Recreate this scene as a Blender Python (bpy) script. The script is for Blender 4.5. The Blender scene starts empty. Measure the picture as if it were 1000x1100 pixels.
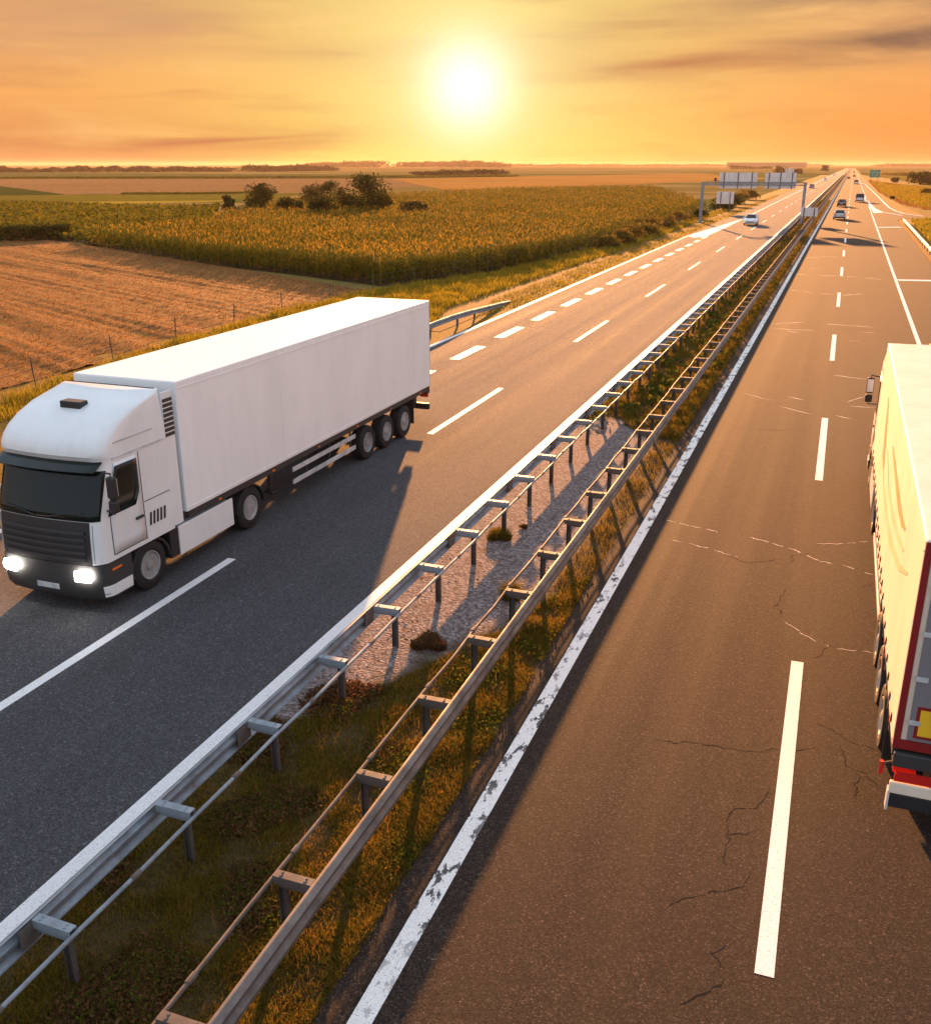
import bpy, math, random
import numpy as np
from mathutils import Vector
R = math.radians
random.seed(7)
rng = np.random.default_rng(11)
scene = bpy.context.scene
COL = scene.collection

# ------------------------------------------------------------------ camera
CAM_H = 8.1
PITCH, YAW = R(19.581), R(20.515)
cam_d = bpy.data.cameras.new('camera')
cam_d.sensor_fit = 'HORIZONTAL'; cam_d.sensor_width = 36; cam_d.lens = 36 * 1.05
cam_d.clip_start = 0.1; cam_d.clip_end = 40000
cam = bpy.data.objects.new('camera', cam_d); COL.objects.link(cam)
cam.location = (0, 0, CAM_H)
cam.rotation_euler = (math.pi / 2 - PITCH, 0, YAW)
scene.camera = cam

# ------------------------------------------------------------------ exposure
scene.view_settings.view_transform = 'Standard'
scene.view_settings.look = 'None'
scene.view_settings.exposure = 2.1
scene.view_settings.gamma = 1.0
EXPO = 2 ** 2.1

# ------------------------------------------------------------------ sun
SUN_AZ, SUN_EL = R(-17.7), R(9.5)          # azimuth from +Y towards +X
sd = Vector((math.sin(SUN_AZ) * math.cos(SUN_EL), math.cos(SUN_AZ) * math.cos(SUN_EL), math.sin(SUN_EL)))
sun_d = bpy.data.lights.new('sun', 'SUN'); sun_d.energy = 5.0; sun_d.angle = R(0.8)
sun_d.color = (1.0, 0.43, 0.14)
sun = bpy.data.objects.new('sun', sun_d); COL.objects.link(sun)
sun.rotation_euler = sd.to_track_quat('Z', 'Y').to_euler()

# ------------------------------------------------------------------ sky (world)
world = bpy.data.worlds.new('World'); scene.world = world; world.use_nodes = True
def build_world():
    nt = world.node_tree; N = nt.nodes; L = nt.links; N.clear()
    def new(t, **k):
        n = N.new(t)
        for a, v in k.items(): setattr(n, a, v)
        return n
    def M(op, a, b=None, c=None, clamp=False):
        n = new('ShaderNodeMath', operation=op); n.use_clamp = clamp
        for i, v in enumerate((a, b, c)):
            if v is None: continue
            if isinstance(v, (int, float)): n.inputs[i].default_value = v
            else: L.new(v, n.inputs[i])
        return n.outputs[0]
    def mix(f, a, b):
        n = new('ShaderNodeMix', data_type='RGBA'); n.clamp_factor = True
        for i, v in ((0, f), (6, a), (7, b)):
            if isinstance(v, (int, float)): n.inputs[i].default_value = v
            elif isinstance(v, tuple): n.inputs[i].default_value = (*v, 1)
            else: L.new(v, n.inputs[i])
        return n.outputs[2]
    def ramp(f, stops):
        n = new('ShaderNodeValToRGB'); cr = n.color_ramp
        while len(cr.elements) < len(stops): cr.elements.new(0.5)
        for e, (p, c) in zip(cr.elements, stops): e.position = p; e.color = (*c, 1)
        L.new(f, n.inputs[0]); return n.outputs[0]
    tc = new('ShaderNodeTexCoord'); d = tc.outputs['Generated']
    sep = new('ShaderNodeSeparateXYZ'); L.new(d, sep.inputs[0])
    x, y, z = sep.outputs
    az = M('ARCTAN2', x, y)
    rel = M('ADD', az, R(20.4))                                  # azimuth relative to the visible sun
    # glow of the low sun behind the thin cloud
    vs = (math.sin(R(-20.4)) * math.cos(R(4.0)), math.cos(R(-20.4)) * math.cos(R(4.0)), math.sin(R(4.0)))
    dv = new('ShaderNodeVectorMath', operation='DOT_PRODUCT'); L.new(d, dv.inputs[0]); dv.inputs[1].default_value = vs
    ang = M('ARCCOSINE', M('MINIMUM', dv.outputs['Value'], 0.9999999))
    # stretched cloud noise
    cx = new('ShaderNodeCombineXYZ')
    L.new(M('MULTIPLY', az, 5.0), cx.inputs[0]); L.new(M('MULTIPLY', z, 46.0), cx.inputs[1])
    L.new(M('MULTIPLY', az, 1.3), cx.inputs[2])
    n1 = new('ShaderNodeTexNoise'); n1.inputs['Scale'].default_value = 1.0; n1.inputs['Detail'].default_value = 7; n1.inputs['Roughness'].default_value = 0.58
    n1.inputs['Distortion'].default_value = 0.5
    L.new(cx.outputs[0], n1.inputs['Vector'])
    cx2 = new('ShaderNodeCombineXYZ')
    L.new(M('MULTIPLY', az, 2.2), cx2.inputs[0]); L.new(M('MULTIPLY', z, 15.0), cx2.inputs[1]); cx2.inputs[2].default_value = 4.2
    n2 = new('ShaderNodeTexNoise'); n2.inputs['Scale'].default_value = 1.0; n2.inputs['Detail'].default_value = 4; n2.inputs['Distortion'].default_value = 0.8
    L.new(cx2.outputs[0], n2.inputs['Vector'])
    zz = M('MULTIPLY', z, 1 / 0.16, clamp=True)
    left = ramp(zz, [(0, (.58, .23, .09)), (.16, (.70, .27, .095)), (.38, (.90, .38, .115)), (.62, (.84, .36, .135)), (.85, (.66, .31, .15)), (1, (.56, .29, .16))])
    right = ramp(zz, [(0, (.90, .31, .075)), (.2, (.96, .30, .070)), (.45, (.95, .38, .11)), (.7, (.80, .36, .14)), (1, (.60, .31, .16))])
    base = mix(M('MULTIPLY_ADD', rel, 1.0, 0.5, clamp=True), left, right)
    halo = M('POWER', 2.71828, M('MULTIPLY', M('POWER', M('MULTIPLY', ang, 1 / R(13.5)), 1.5), -1.0))
    base = mix(M('MULTIPLY', halo, 0.95), base, (1.03, .78, .21))
    lowy = M('POWER', 2.71828, M('MULTIPLY', M('ADD', M('POWER', M('MULTIPLY', rel, 1 / R(13.0)), 2.0), M('POWER', M('MULTIPLY', z, 1 / 0.035), 2.0)), -1.0))
    base = mix(M('MULTIPLY', lowy, 0.75), base, (1.08, .84, .13))
    # soft cloud veils
    veil = M('MULTIPLY', M('SUBTRACT', n2.outputs[0], 0.46), 4.0, clamp=True)
    veil = M('MULTIPLY', veil, M('MULTIPLY', M('SUBTRACT', z, 0.045), 14.0, clamp=True))
    base = mix(M('MULTIPLY', veil, 0.62), base, (.64, .34, .17))
    streak = M('MULTIPLY', M('SUBTRACT', n1.outputs[0], 0.52), 5.0, clamp=True)
    base = mix(M('MULTIPLY', streak, 0.42), base, (.56, .24, .10))
    lite = M('MULTIPLY', M('SUBTRACT', 0.44, n1.outputs[0]), 5.0, clamp=True)
    base = mix(M('MULTIPLY', lite, 0.34), base, (1.08, .66, .25))
    # darker cloud bars: (azimuth, elevation, widths, strength)
    for a0, e0, wa, we, st, colr in ((23.0, 5.9, 7.5, 0.85, 1.25, (.25, .14, .09)), (12.0, 4.9, 6.5, 0.65, 0.95, (.56, .22, .09)), (18.0, 7.6, 14.0, 0.7, 0.6, (.52, .28, .14)),
                                     (23.0, 8.2, 8.0, 0.9, 1.15, (.34, .21, .14)), (-16.0, 1.0, 10.0, 0.75, 1.2, (.56, .21, .085)),
                                     (-20.0, 6.6, 11.0, 1.3, 0.7, (.66, .36, .19)), (7.0, 2.9, 2.2, 0.2, 0.7, (.85, .47, .12))):
        g = M('ADD', M('POWER', M('MULTIPLY', M('SUBTRACT', rel, R(a0)), 1 / R(wa)), 2.0),
              M('POWER', M('MULTIPLY', M('SUBTRACT', z, M('ADD', M('MULTIPLY', M('SUBTRACT', rel, R(a0)), 0.05), math.sin(R(e0)))), 1 / R(we)), 2.0))
        g = M('POWER', 2.71828, M('MULTIPLY', g, -1.0))
        g = M('MULTIPLY', g, M('MULTIPLY', M('SUBTRACT', n1.outputs[0], 0.30), 2.6, clamp=True))
        base = mix(M('MULTIPLY', g, st), base, colr)
    in1 = M('POWER', 2.71828, M('MULTIPLY', M('POWER', M('MULTIPLY', ang, 1 / R(4.4)), 1.5), -1.0))
    base = mix(M('MULTIPLY', in1, 0.92), base, (1.15, .97, .45))
    in2 = M('POWER', 2.71828, M('MULTIPLY', M('POWER', M('MULTIPLY', ang, 1 / R(2.1)), 2.0), -1.0))
    base = mix(M('MULTIPLY', in2, 0.96), base, (1.5, 1.38, 1.12))
    # cool evening sky overhead and behind the camera
    sky = new('ShaderNodeTexSky', sky_type='NISHITA'); sky.sun_disc = False
    sky.sun_elevation = SUN_EL; sky.sun_rotation = SUN_AZ
    sky.air_density = 1.2; sky.dust_density = 2.0; sky.ozone_density = 2.0
    sk = new('ShaderNodeMix', data_type='RGBA', blend_type='MULTIPLY'); sk.inputs[0].default_value = 1
    L.new(sky.outputs[0], sk.inputs[6]); sk.inputs[7].default_value = (0.55, 0.50, 0.47, 1)
    up = M('MULTIPLY', M('SUBTRACT', z, 0.17), 3.2, clamp=True)
    # away from the sun the low sky is pale blue grey too
    back = M('MULTIPLY', M('SUBTRACT', ang, R(60)), 1.0, clamp=True)
    cool = mix(0.86, sk.outputs[2], (.80, .93, 1.12))
    base = mix(M('MAXIMUM', up, M('MULTIPLY', back, 0.9)), base, cool)
    bg = new('ShaderNodeBackground'); bg.inputs['Strength'].default_value = 0.12
    sc = new('ShaderNodeVectorMath', operation='SCALE'); L.new(base, sc.inputs[0]); sc.inputs['Scale'].default_value = 1 / EXPO / 0.12
    L.new(sc.outputs[0], bg.inputs['Color'])
    out = new('ShaderNodeOutputWorld'); L.new(bg.outputs[0], out.inputs['Surface'])
build_world()

# ------------------------------------------------------------------ ground lookup: where a sight line of the photograph meets height h
_ct, _st, _cp, _sp = math.cos(PITCH), math.sin(PITCH), math.cos(YAW), math.sin(YAW)
_F = Vector((-_sp * _ct, _cp * _ct, -_st)); _Rt = Vector((_cp, _sp, 0)); _U = Vector((-_sp * _st, _cp * _st, _ct))
def at(px, py, h=0.0):
    d = _F + _Rt * ((px - 500) / 1050) + _U * ((550 - py) / 1050)
    t = (h - CAM_H) / d.z
    return (d.x * t, d.y * t)

# ------------------------------------------------------------------ helpers
def tag(o, label=None, cat=None, group=None, kind=None):
    if label: o['label'] = label
    if cat: o['category'] = cat
    if group: o['group'] = group
    if kind: o['kind'] = kind
    return o
def empty(name, loc=(0, 0, 0), rz=0):
    o = bpy.data.objects.new(name, None); COL.objects.link(o)
    o.location = loc; o.rotation_euler = (0, 0, rz); o.empty_display_size = 0.3
    return o
def children(o): return [c for c in bpy.data.objects if c.parent == o]
def copy_tree(o, parent=None):
    c = o.copy(); COL.objects.link(c); c.parent = parent
    for ch in children(o): copy_tree(ch, c)
    return c
class MB:
    def __init__(s): s.v = []; s.f = []
    def add(s, vs, fs):
        n = len(s.v); s.v += [tuple(p) for p in vs]; s.f += [tuple(i + n for i in f) for f in fs]; return s
    def box(s, x0, x1, y0, y1, z0, z1):
        return s.add([(x0, y0, z0), (x1, y0, z0), (x1, y1, z0), (x0, y1, z0), (x0, y0, z1), (x1, y0, z1), (x1, y1, z1), (x0, y1, z1)],
                     [(0, 3, 2, 1), (4, 5, 6, 7), (0, 1, 5, 4), (1, 2, 6, 5), (2, 3, 7, 6), (3, 0, 4, 7)])
    def loft(s, rings, cap=True):
        n = len(rings[0]); vs = [p for r in rings for p in r]; fs = []
        for i in range(len(rings) - 1):
            for j in range(n):
                a = i * n + j; b = i * n + (j + 1) % n
                fs.append((a, b, b + n, a + n))
        if cap:
            fs.append(tuple(range(n - 1, -1, -1))); fs.append(tuple(range((len(rings) - 1) * n, len(rings) * n)))
        return s.add(vs, fs)
    def tube(s, pts, r, n=8, cap=True):
        rings = []
        pts = [Vector(p) for p in pts]
        for i, p in enumerate(pts):
            t = (pts[min(i + 1, len(pts) - 1)] - pts[max(i - 1, 0)]).normalized()
            a = t.cross(Vector((0, 0, 1)));
            if a.length < 1e-3: a = t.cross(Vector((1, 0, 0)))
            a.normalize(); b = t.cross(a)
            rr = r[i] if isinstance(r, (list, tuple)) else r
            rings.append([p + a * (rr * math.cos(k * 2 * math.pi / n)) + b * (rr * math.sin(k * 2 * math.pi / n)) for k in range(n)])
        return s.loft(rings, cap)
    def lathe_x(s, prof, n=28, c=(0, 0, 0)):          # prof: list of (x, radius), axis along X
        rings = [[(c[0] + x, c[1] + r * math.cos(k * 2 * math.pi / n), c[2] + r * math.sin(k * 2 * math.pi / n)) for k in range(n)] for x, r in prof]
        return s.loft(rings, True)
    def prism_y(s, prof, y0, y1):                     # prof: (x,z) closed outline
        return s.loft([[(x, y0, z) for x, z in prof], [(x, y1, z) for x, z in prof]])
    def build(s, name, mat, parent=None, smooth=False, bevel=0, seg=2, fix=True):
        me = bpy.data.meshes.new(name); me.from_pydata(s.v, [], s.f)
        if fix:
            import bmesh
            bm = bmesh.new(); bm.from_mesh(me); bmesh.ops.recalc_face_normals(bm, faces=bm.faces); bm.to_mesh(me); bm.free()
        if mat: me.materials.append(mat)
        if smooth:
            me.polygons.foreach_set('use_smooth', [True] * len(me.polygons))
        o = bpy.data.objects.new(name, me); COL.objects.link(o)
        if parent: o.parent = parent
        if bevel:
            m = o.modifiers.new('bevel', 'BEVEL'); m.width = bevel; m.segments = seg; m.limit_method = 'ANGLE'; m.angle_limit = R(35)
        return o
def np_obj(name, V, F, mats, parent=None, midx=None):
    V = np.asarray(V, dtype=np.float32); F = np.asarray(F, dtype=np.int32)
    me = bpy.data.meshes.new(name); k = F.shape[1]
    me.vertices.add(len(V)); me.vertices.foreach_set('co', V.ravel())
    me.loops.add(F.size); me.loops.foreach_set('vertex_index', F.ravel())
    me.polygons.add(len(F)); me.polygons.foreach_set('loop_start', np.arange(0, F.size, k, dtype=np.int32))
    me.polygons.foreach_set('loop_total', np.full(len(F), k, dtype=np.int32))
    for m in (mats if isinstance(mats, (list, tuple)) else [mats]): me.materials.append(m)
    if midx is not None: me.polygons.foreach_set('material_index', np.asarray(midx, dtype=np.int32))
    me.update(calc_edges=True)
    o = bpy.data.objects.new(name, me); COL.objects.link(o)
    if parent: o.parent = parent
    return o
def inpoly(P, poly):
    x, y = P[:, 0], P[:, 1]; ins = np.zeros(len(P), bool); n = len(poly)
    for i in range(n):
        x0, y0 = poly[i]; x1, y1 = poly[(i + 1) % n]
        c = ((y0 > y) != (y1 > y)) & (x < (x1 - x0) * (y - y0) / (y1 - y0 + 1e-12) + x0)
        ins ^= c
    return ins
def scatter(poly, dens, dref=None, nmax=400000):
    """random points in a polygon; with dref the density falls off as (dref/d)^2 beyond dref metres from the viewpoint"""
    a = np.array(poly); lo, hi = a.min(0), a.max(0)
    out = []
    n = int(min((hi[0] - lo[0]) * (hi[1] - lo[1]) * dens, 6e6))
    P = rng.uniform(lo, hi, (n, 2)); P = P[inpoly(P, poly)]
    if dref:
        d = np.hypot(P[:, 0], P[:, 1]); P = P[rng.random(len(P)) < np.minimum(1, (dref / d) ** 2)]
    return P[:nmax]
def blades(P, z0, h, w, lean, up_mid=0.62):
    """grass blades: 5 vertices and 3 triangles each"""
    n = len(P); a = rng.uniform(0, 2 * np.pi, n); b = rng.uniform(0, 2 * np.pi, n)
    side = np.stack([np.cos(a), np.sin(a), np.zeros(n)], 1) * (w / 2)[:, None] if np.ndim(w) else np.stack([np.cos(a), np.sin(a), np.zeros(n)], 1) * (w / 2)
    z0 = np.broadcast_to(z0, (n,)); h = np.broadcast_to(h, (n,)); lean = np.broadcast_to(lean, (n,))
    base = np.concatenate([P, z0[:, None]], 1)
    l = np.stack([np.cos(b), np.sin(b), np.zeros(n)], 1) * (lean * h)[:, None]
    up = np.zeros((n, 3)); up[:, 2] = h
    mid = base + l * 0.35 + up * up_mid; tip = base + l + up * np.sqrt(np.maximum(0.05, 1 - lean ** 2 * 0.6))[:, None]
    V = np.stack([base - side, base + side, mid + side * 0.75, mid - side * 0.75, tip], 1).reshape(-1, 3)
    i = (np.arange(n) * 5)[:, None, None]
    F = (np.array([[0, 1, 2], [0, 2, 3], [3, 2, 4]])[None] + i).reshape(-1, 3)
    return V, F
def arcs(base, az, L, w, rise, fall):
    """drooping leaves starting at base points"""
    n = len(base)
    d = np.stack([np.cos(az), np.sin(az), np.zeros(n)], 1); s = np.stack([-np.sin(az), np.cos(az), np.zeros(n)], 1) * (w / 2)[:, None]
    mid = base + d * (L * .5)[:, None]; mid[:, 2] += rise * L
    tip = base + d * (L * .95)[:, None]; tip[:, 2] += fall * L
    V = np.stack([base - s * .7, base + s * .7, mid + s, mid - s, tip], 1).reshape(-1, 3)
    i = (np.arange(n) * 5)[:, None, None]
    F = (np.array([[0, 1, 2], [0, 2, 3], [3, 2, 4]])[None] + i).reshape(-1, 3)
    return V, F
def leaf_quads(C, size):
    n = len(C); u = rng.normal(size=(n, 3)); u /= np.linalg.norm(u, axis=1)[:, None]
    t = rng.normal(size=(n, 3)); v = np.cross(u, t); v /= np.linalg.norm(v, axis=1)[:, None]
    s = (size if np.ndim(size) else np.full(n, size))[:, None]
    u = u * s * .5; v = v * s * .36
    V = np.stack([C - u, C + v, C + u, C - v], 1).reshape(-1, 3)
    return V, np.arange(n * 4).reshape(-1, 4)
def cat_meshes(parts):
    Vs, Fs, n = [], [], 0
    for V, F in parts: Vs.append(V); Fs.append(F + n); n += len(V)
    return np.concatenate(Vs), np.concatenate(Fs)

# ------------------------------------------------------------------ materials
class NT:
    def __init__(s, name):
        s.m = bpy.data.materials.new(name); s.m.use_nodes = True
        s.t = s.m.node_tree; s.b = s.t.nodes['Principled BSDF']; s.out = s.t.nodes['Material Output']
        s.tc = s.t.nodes.new('ShaderNodeTexCoord')
    def n(s, t, **k):
        x = s.t.nodes.new(t)
        for a, v in k.items(): setattr(x, a, v)
        return x
    def l(s, a, b): s.t.links.new(a, b)
    def noise(s, scale, detail=4, rough=0.55, vec=None, stretch=None, dist=0):
        x = s.n('ShaderNodeTexNoise'); x.inputs['Scale'].default_value = scale; x.inputs['Detail'].default_value = detail
        x.inputs['Roughness'].default_value = rough; x.inputs['Distortion'].default_value = dist
        v = s.tc.outputs['Object']
        if stretch:
            mp = s.n('ShaderNodeMapping'); mp.inputs['Scale'].default_value = stretch[:3]
            if len(stretch) > 3: mp.inputs['Rotation'].default_value = (0, 0, stretch[3])
            s.l(v, mp.inputs['Vector']); v = mp.outputs[0]
        s.l(v, x.inputs['Vector']); return x.outputs[0]
    def ramp(s, f, stops, interp='LINEAR'):
        x = s.n('ShaderNodeValToRGB'); cr = x.color_ramp; cr.interpolation = interp
        while len(cr.elements) < len(stops): cr.elements.new(.5)
        for e, (p, c) in zip(cr.elements, stops):
            e.position = p; e.color = (*c, 1) if isinstance(c, tuple) else (c, c, c, 1)
        s.l(f, x.inputs[0]); return x.outputs[0]
    def mix(s, f, a, b, mode='MIX'):
        x = s.n('ShaderNodeMix', data_type='RGBA', blend_type=mode)
        for i, v in ((0, f), (6, a), (7, b)):
            if isinstance(v, (int, float)): x.inputs[i].default_value = v
            elif isinstance(v, tuple): x.inputs[i].default_value = (*v, 1)
            else: s.l(v, x.inputs[i])
        return x.outputs[2]
    def bump(s, h, strength=.3, dist=.01):
        x = s.n('ShaderNodeBump'); x.inputs['Strength'].default_value = strength; x.inputs['Distance'].default_value = dist
        s.l(h, x.inputs['Height']); s.l(x.outputs[0], s.b.inputs['Normal'])
    def col(s, c):
        if isinstance(c, tuple): s.b.inputs['Base Color'].default_value = (*c, 1)
        else: s.l(c, s.b.inputs['Base Color'])
    def set(s, **k):
        for a, v in k.items():
            i = s.b.inputs[a.replace('_', ' ')]
            if isinstance(v, (int, float, tuple)): i.default_value = v
            else: s.l(v, i)
        return s
def paint(name, c, rough=.35, metal=0, dirt=.25, coat=0, spec=.5):
    t = NT(name); f = t.noise(1.3, 5, .6, stretch=(1, 1, .35)); g = t.noise(9, 4, .6, stretch=(1, 1, .12))
    d = t.ramp(f, [(.35, 1.0), (.75, 1 - dirt)])
    x = t.mix(1.0, c, d, 'MULTIPLY'); x = t.mix(.12, x, t.ramp(g, [(.3, .75), (.7, 1.15)]), 'MULTIPLY')
    t.col(x); t.set(Roughness=rough, Metallic=metal, Coat_Weight=coat, Specular_IOR_Level=spec)
    return t.m
def steel(name, c, rough=.45, metal=.22):
    t = NT(name); f = t.noise(2.2, 6, .65); g = t.noise(22, 4)
    x = t.mix(t.ramp(f, [(.36, 0.0), (.68, 1.0)]), c, tuple(v * .55 for v in c)); x = t.mix(t.ramp(t.noise(5, 6, .7), [(.58, 0.0), (.74, .6)]), x, (.16, .095, .05)); x = t.mix(.25, x, t.ramp(g, [(.3, .6), (.7, 1.2)]), 'MULTIPLY')
    t.col(x); t.set(Roughness=t.ramp(f, [(.3, rough + .12), (.7, rough + .3)]), Metallic=metal, Specular_IOR_Level=.25); return t.m
def foliage(name, cols, rough=.6, trans=.45, patch=.06):
    """leaf material: colour varies from leaf to leaf and in drifts; light passes through"""
    t = NT(name); geo = t.n('ShaderNodeNewGeometry')
    x = t.ramp(geo.outputs['Random Per Island'], [(i / max(1, len(cols) - 1), c) for i, c in enumerate(cols)])
    f = t.noise(patch, 4, .6); x = t.mix(.8, x, t.ramp(f, [(.3, (.62, .66, .6)), (.7, (1.3, 1.2, 1.1))]), 'MULTIPLY')
    t.col(x); t.set(Roughness=.85, Specular_IOR_Level=.06)
    tr = t.n('ShaderNodeBsdfTranslucent'); t.l(x, tr.inputs[0])
    ms = t.n('ShaderNodeMixShader'); ms.inputs[0].default_value = trans
    t.l(t.b.outputs[0], ms.inputs[1]); t.l(tr.outputs[0], ms.inputs[2]); t.l(ms.outputs[0], t.out.inputs['Surface'])
    return t.m
def soil(name, c1, c2, c3, big=.05, fine=4.0, stretch=None, bump=.6, bd=.06, rough=.95, spec=.05):
    t = NT(name); f = t.noise(big, 6, .6, stretch=stretch); g = t.noise(fine, 6, .7)
    x = t.mix(t.ramp(f, [(.36, 0.0), (.64, 1.0)]), c1, c2); x = t.mix(t.ramp(g, [(.45, 0.0), (.68, 1.0)]), x, c3)
    t.col(x); t.set(Roughness=rough, Specular_IOR_Level=spec)
    if bump: t.bump(g, bump, bd)
    return t.m
def asphalt(name, c, spec=.2, lo=.38, hi=3.2, rough=.95, bump=(.4, .01)):
    """binder and chippings: every chipping has its own tone; faint wheel tracks run along the road"""
    t = NT(name)
    def cells(scale):
        v = t.n('ShaderNodeTexVoronoi'); v.inputs['Scale'].default_value = scale; t.l(t.tc.outputs['Object'], v.inputs['Vector'])
        q = t.n('ShaderNodeSeparateColor'); t.l(v.outputs['Color'], q.inputs[0]); return q.outputs[0], v.outputs['Distance']
    v1, d1 = cells(70); v2, d2 = cells(34)
    f = t.noise(1, 4, .6, stretch=(1.15, .012, 1)); q = t.noise(.35, 5, .65); a = t.noise(40, 3, .7)
    x = t.mix(1.0, c, t.ramp(v1, [(0, lo), (.45, .8), (.84, 1.2), (.93, 1.7), (1, hi)]), 'MULTIPLY')
    x = t.mix(.6, x, t.ramp(v2, [(0, .55), (.5, .95), (.9, 1.2), (1, 2.2)]), 'MULTIPLY')
    x = t.mix(.55, x, t.ramp(f, [(.32, .74), (.5, 1.0), (.68, 1.3)]), 'MULTIPLY'); x = t.mix(.4, x, t.ramp(q, [(.3, .8), (.7, 1.18)]), 'MULTIPLY')
    t.col(x); t.set(Roughness=t.ramp(f, [(.3, rough - .12), (.7, rough)]), Specular_IOR_Level=spec)
    t.bump(a, *bump); return t.m
def linepaint(name, worn, c=(.76, .73, .71), under=(.06, .05, .045)):
    t = NT(name); f = t.noise(5.0, 6, .7, stretch=(1, .45, 1)); g = t.noise(60, 3, .7); q = t.noise(.22, 3)
    big = t.ramp(f, [(worn, 1.0), (worn + .035, 0.0)]); sp = t.ramp(g, [(.34, 1.0), (.41, 0.0)])
    fac = t.mix(1.0, big, t.ramp(q, [(.36, 0.15), (.50, 1.0)]), 'MULTIPLY') if worn > .35 else big
    fac = t.mix(1.0, fac, sp, 'LIGHTEN')
    cc = t.mix(.3, c, t.ramp(t.noise(9, 5, .7), [(.3, .7), (.7, 1.1)]), 'MULTIPLY')
    t.col(t.mix(fac, cc, under)); t.set(Roughness=.6); t.bump(g, .25, .006); return t.m

M = {}
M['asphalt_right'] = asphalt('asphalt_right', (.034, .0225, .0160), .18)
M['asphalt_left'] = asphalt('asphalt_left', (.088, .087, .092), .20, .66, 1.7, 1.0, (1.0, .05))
M['line'] = linepaint('line_paint', .30)
M['line_worn'] = linepaint('line_paint_worn', .43, (.86, .80, .74))
M['crack_dark'] = soil('crack_dark', (.018, .014, .012), (.025, .02, .017), (.012, .01, .008), bump=0)
M['crack_light'] = soil('crack_light', (.75, .62, .50), (.60, .48, .38), (.82, .70, .58), fine=30, bump=0)
M['steel'] = steel('galvanised_steel', (.29, .325, .355), .42)
M['steel_old'] = steel('weathered_steel', (.155, .128, .112), .5)
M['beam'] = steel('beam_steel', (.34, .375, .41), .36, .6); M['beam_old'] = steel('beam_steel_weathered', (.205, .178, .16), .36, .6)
M['post'] = steel('post_steel', (.13, .11, .10), .55)
M['white'] = paint('white_paint', (.80, .79, .77), .32, dirt=.10, coat=.3)
M['trailer'] = paint('trailer_white', (.88, .865, .84), .42, dirt=.08)
M['cream'] = paint('tarpaulin_cream', (.80, .66, .52), .6, dirt=.16, spec=.3)
M['orange'] = paint('orange_print', (.80, .30, .11), .55, dirt=.2)
M['peach'] = paint('peach_print', (.82, .56, .34), .55, dirt=.2)
M['black'] = paint('black_plastic', (.02, .02, .022), .5, dirt=.3)
M['chassis'] = paint('chassis_grey', (.035, .034, .034), .6, dirt=.3)
M['tyre'] = paint('tyre_rubber', (.022, .021, .021), .8, dirt=.3, spec=.3)
M['rim'] = steel('wheel_rim', (.42, .41, .40), .4)
M['alu'] = steel('aluminium', (.70, .70, .70), .35)
M['grey_door'] = paint('grey_door', (.20, .19, .20), .4)
M['red'] = paint('red_paint', (.24, .012, .014), .4)
M['yellow'] = paint('yellow_plate', (.85, .50, .02), .45)
M['green_sign'] = paint('green_sign', (.02, .30, .16), .45)
M['sign_back'] = paint('sign_back', (.80, .70, .64), .6)
M['silver'] = paint('silver_paint', (.52, .53, .55), .28, metal=.6, coat=.5, dirt=.1)
M['dark_car'] = paint('dark_car_paint', (.03, .03, .035), .25, coat=.6, dirt=.1)
M['wall_pale'] = paint('pale_cladding', (.24, .17, .12), .7)
M['roof_pale'] = paint('pale_roof', (.26, .19, .13), .7)
M['concrete'] = soil('concrete', (.42, .40, .37), (.35, .33, .30), (.48, .46, .43), big=.6, fine=12, bump=.2, bd=.01)
def simple(name, c, rough=.2, metal=0, emit=None, es=0, trans=0):
    t = NT(name); f = t.noise(3, 3); t.col(t.mix(.2, c, t.ramp(f, [(.3, .8), (.7, 1.1)]), 'MULTIPLY')); t.set(Roughness=rough, Metallic=metal)
    if emit: t.b.inputs['Emission Color'].default_value = (*emit, 1); t.b.inputs['Emission Strength'].default_value = es
    return t.m
M['glass'] = simple('dark_glass', (.006, .012, .010), .05); M['glass'].node_tree.nodes['Principled BSDF'].inputs['Specular IOR Level'].default_value = .28
M['lamp_on'] = simple('lit_headlamp', (.9, .9, .9), .1, emit=(1.0, .93, .82), es=9.0)
M['amber'] = simple('amber_lens', (.8, .16, .02), .2)
M['red_lens'] = simple('red_lens', (.55, .02, .015), .2)
M['clear_lens'] = simple('clear_lens', (.7, .7, .72), .12)
M['grass_near'] = foliage('grass_dry_green', [(.12, .066, .012), (.19, .120, .014), (.25, .165, .020), (.060, .068, .010), (.14, .125, .012), (.28, .18, .040), (.10, .040, .012)], patch=1.1)
M['grass_yellow'] = foliage('grass_yellow', [(.22, .18, .016), (.32, .24, .018), (.12, .13, .012), (.40, .28, .035)], patch=.35)
M['corn_leaf'] = foliage('corn_leaf', [(.058, .078, .006), (.090, .104, .008), (.18, .145, .010), (.25, .17, .014), (.075, .090, .007), (.125, .122, .009)], patch=.09, trans=.55)
M['corn_tassel'] = foliage('corn_tassel', [(.30, .19, .022), (.36, .22, .03), (.22, .155, .018)], patch=.09)
M['crop_leaf'] = foliage('low_crop_leaf', [(.048, .062, .007), (.072, .082, .009), (.12, .105, .012), (.06, .07, .008)], patch=.05)
M['bush_leaf'] = foliage('bush_leaf', [(.030, .040, .008), (.045, .054, .010), (.065, .065, .012), (.022, .030, .007)], trans=.3, patch=.5)
M['hedge_leaf'] = foliage('roadside_bush_leaf', [(.10, .085, .016), (.16, .12, .022), (.20, .14, .03), (.055, .055, .012)], patch=.4)
M['wood_leaf'] = foliage('far_wood_leaf', [(.028, .030, .012), (.04, .04, .014), (.05, .045, .016)], trans=.25, patch=.02)
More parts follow.
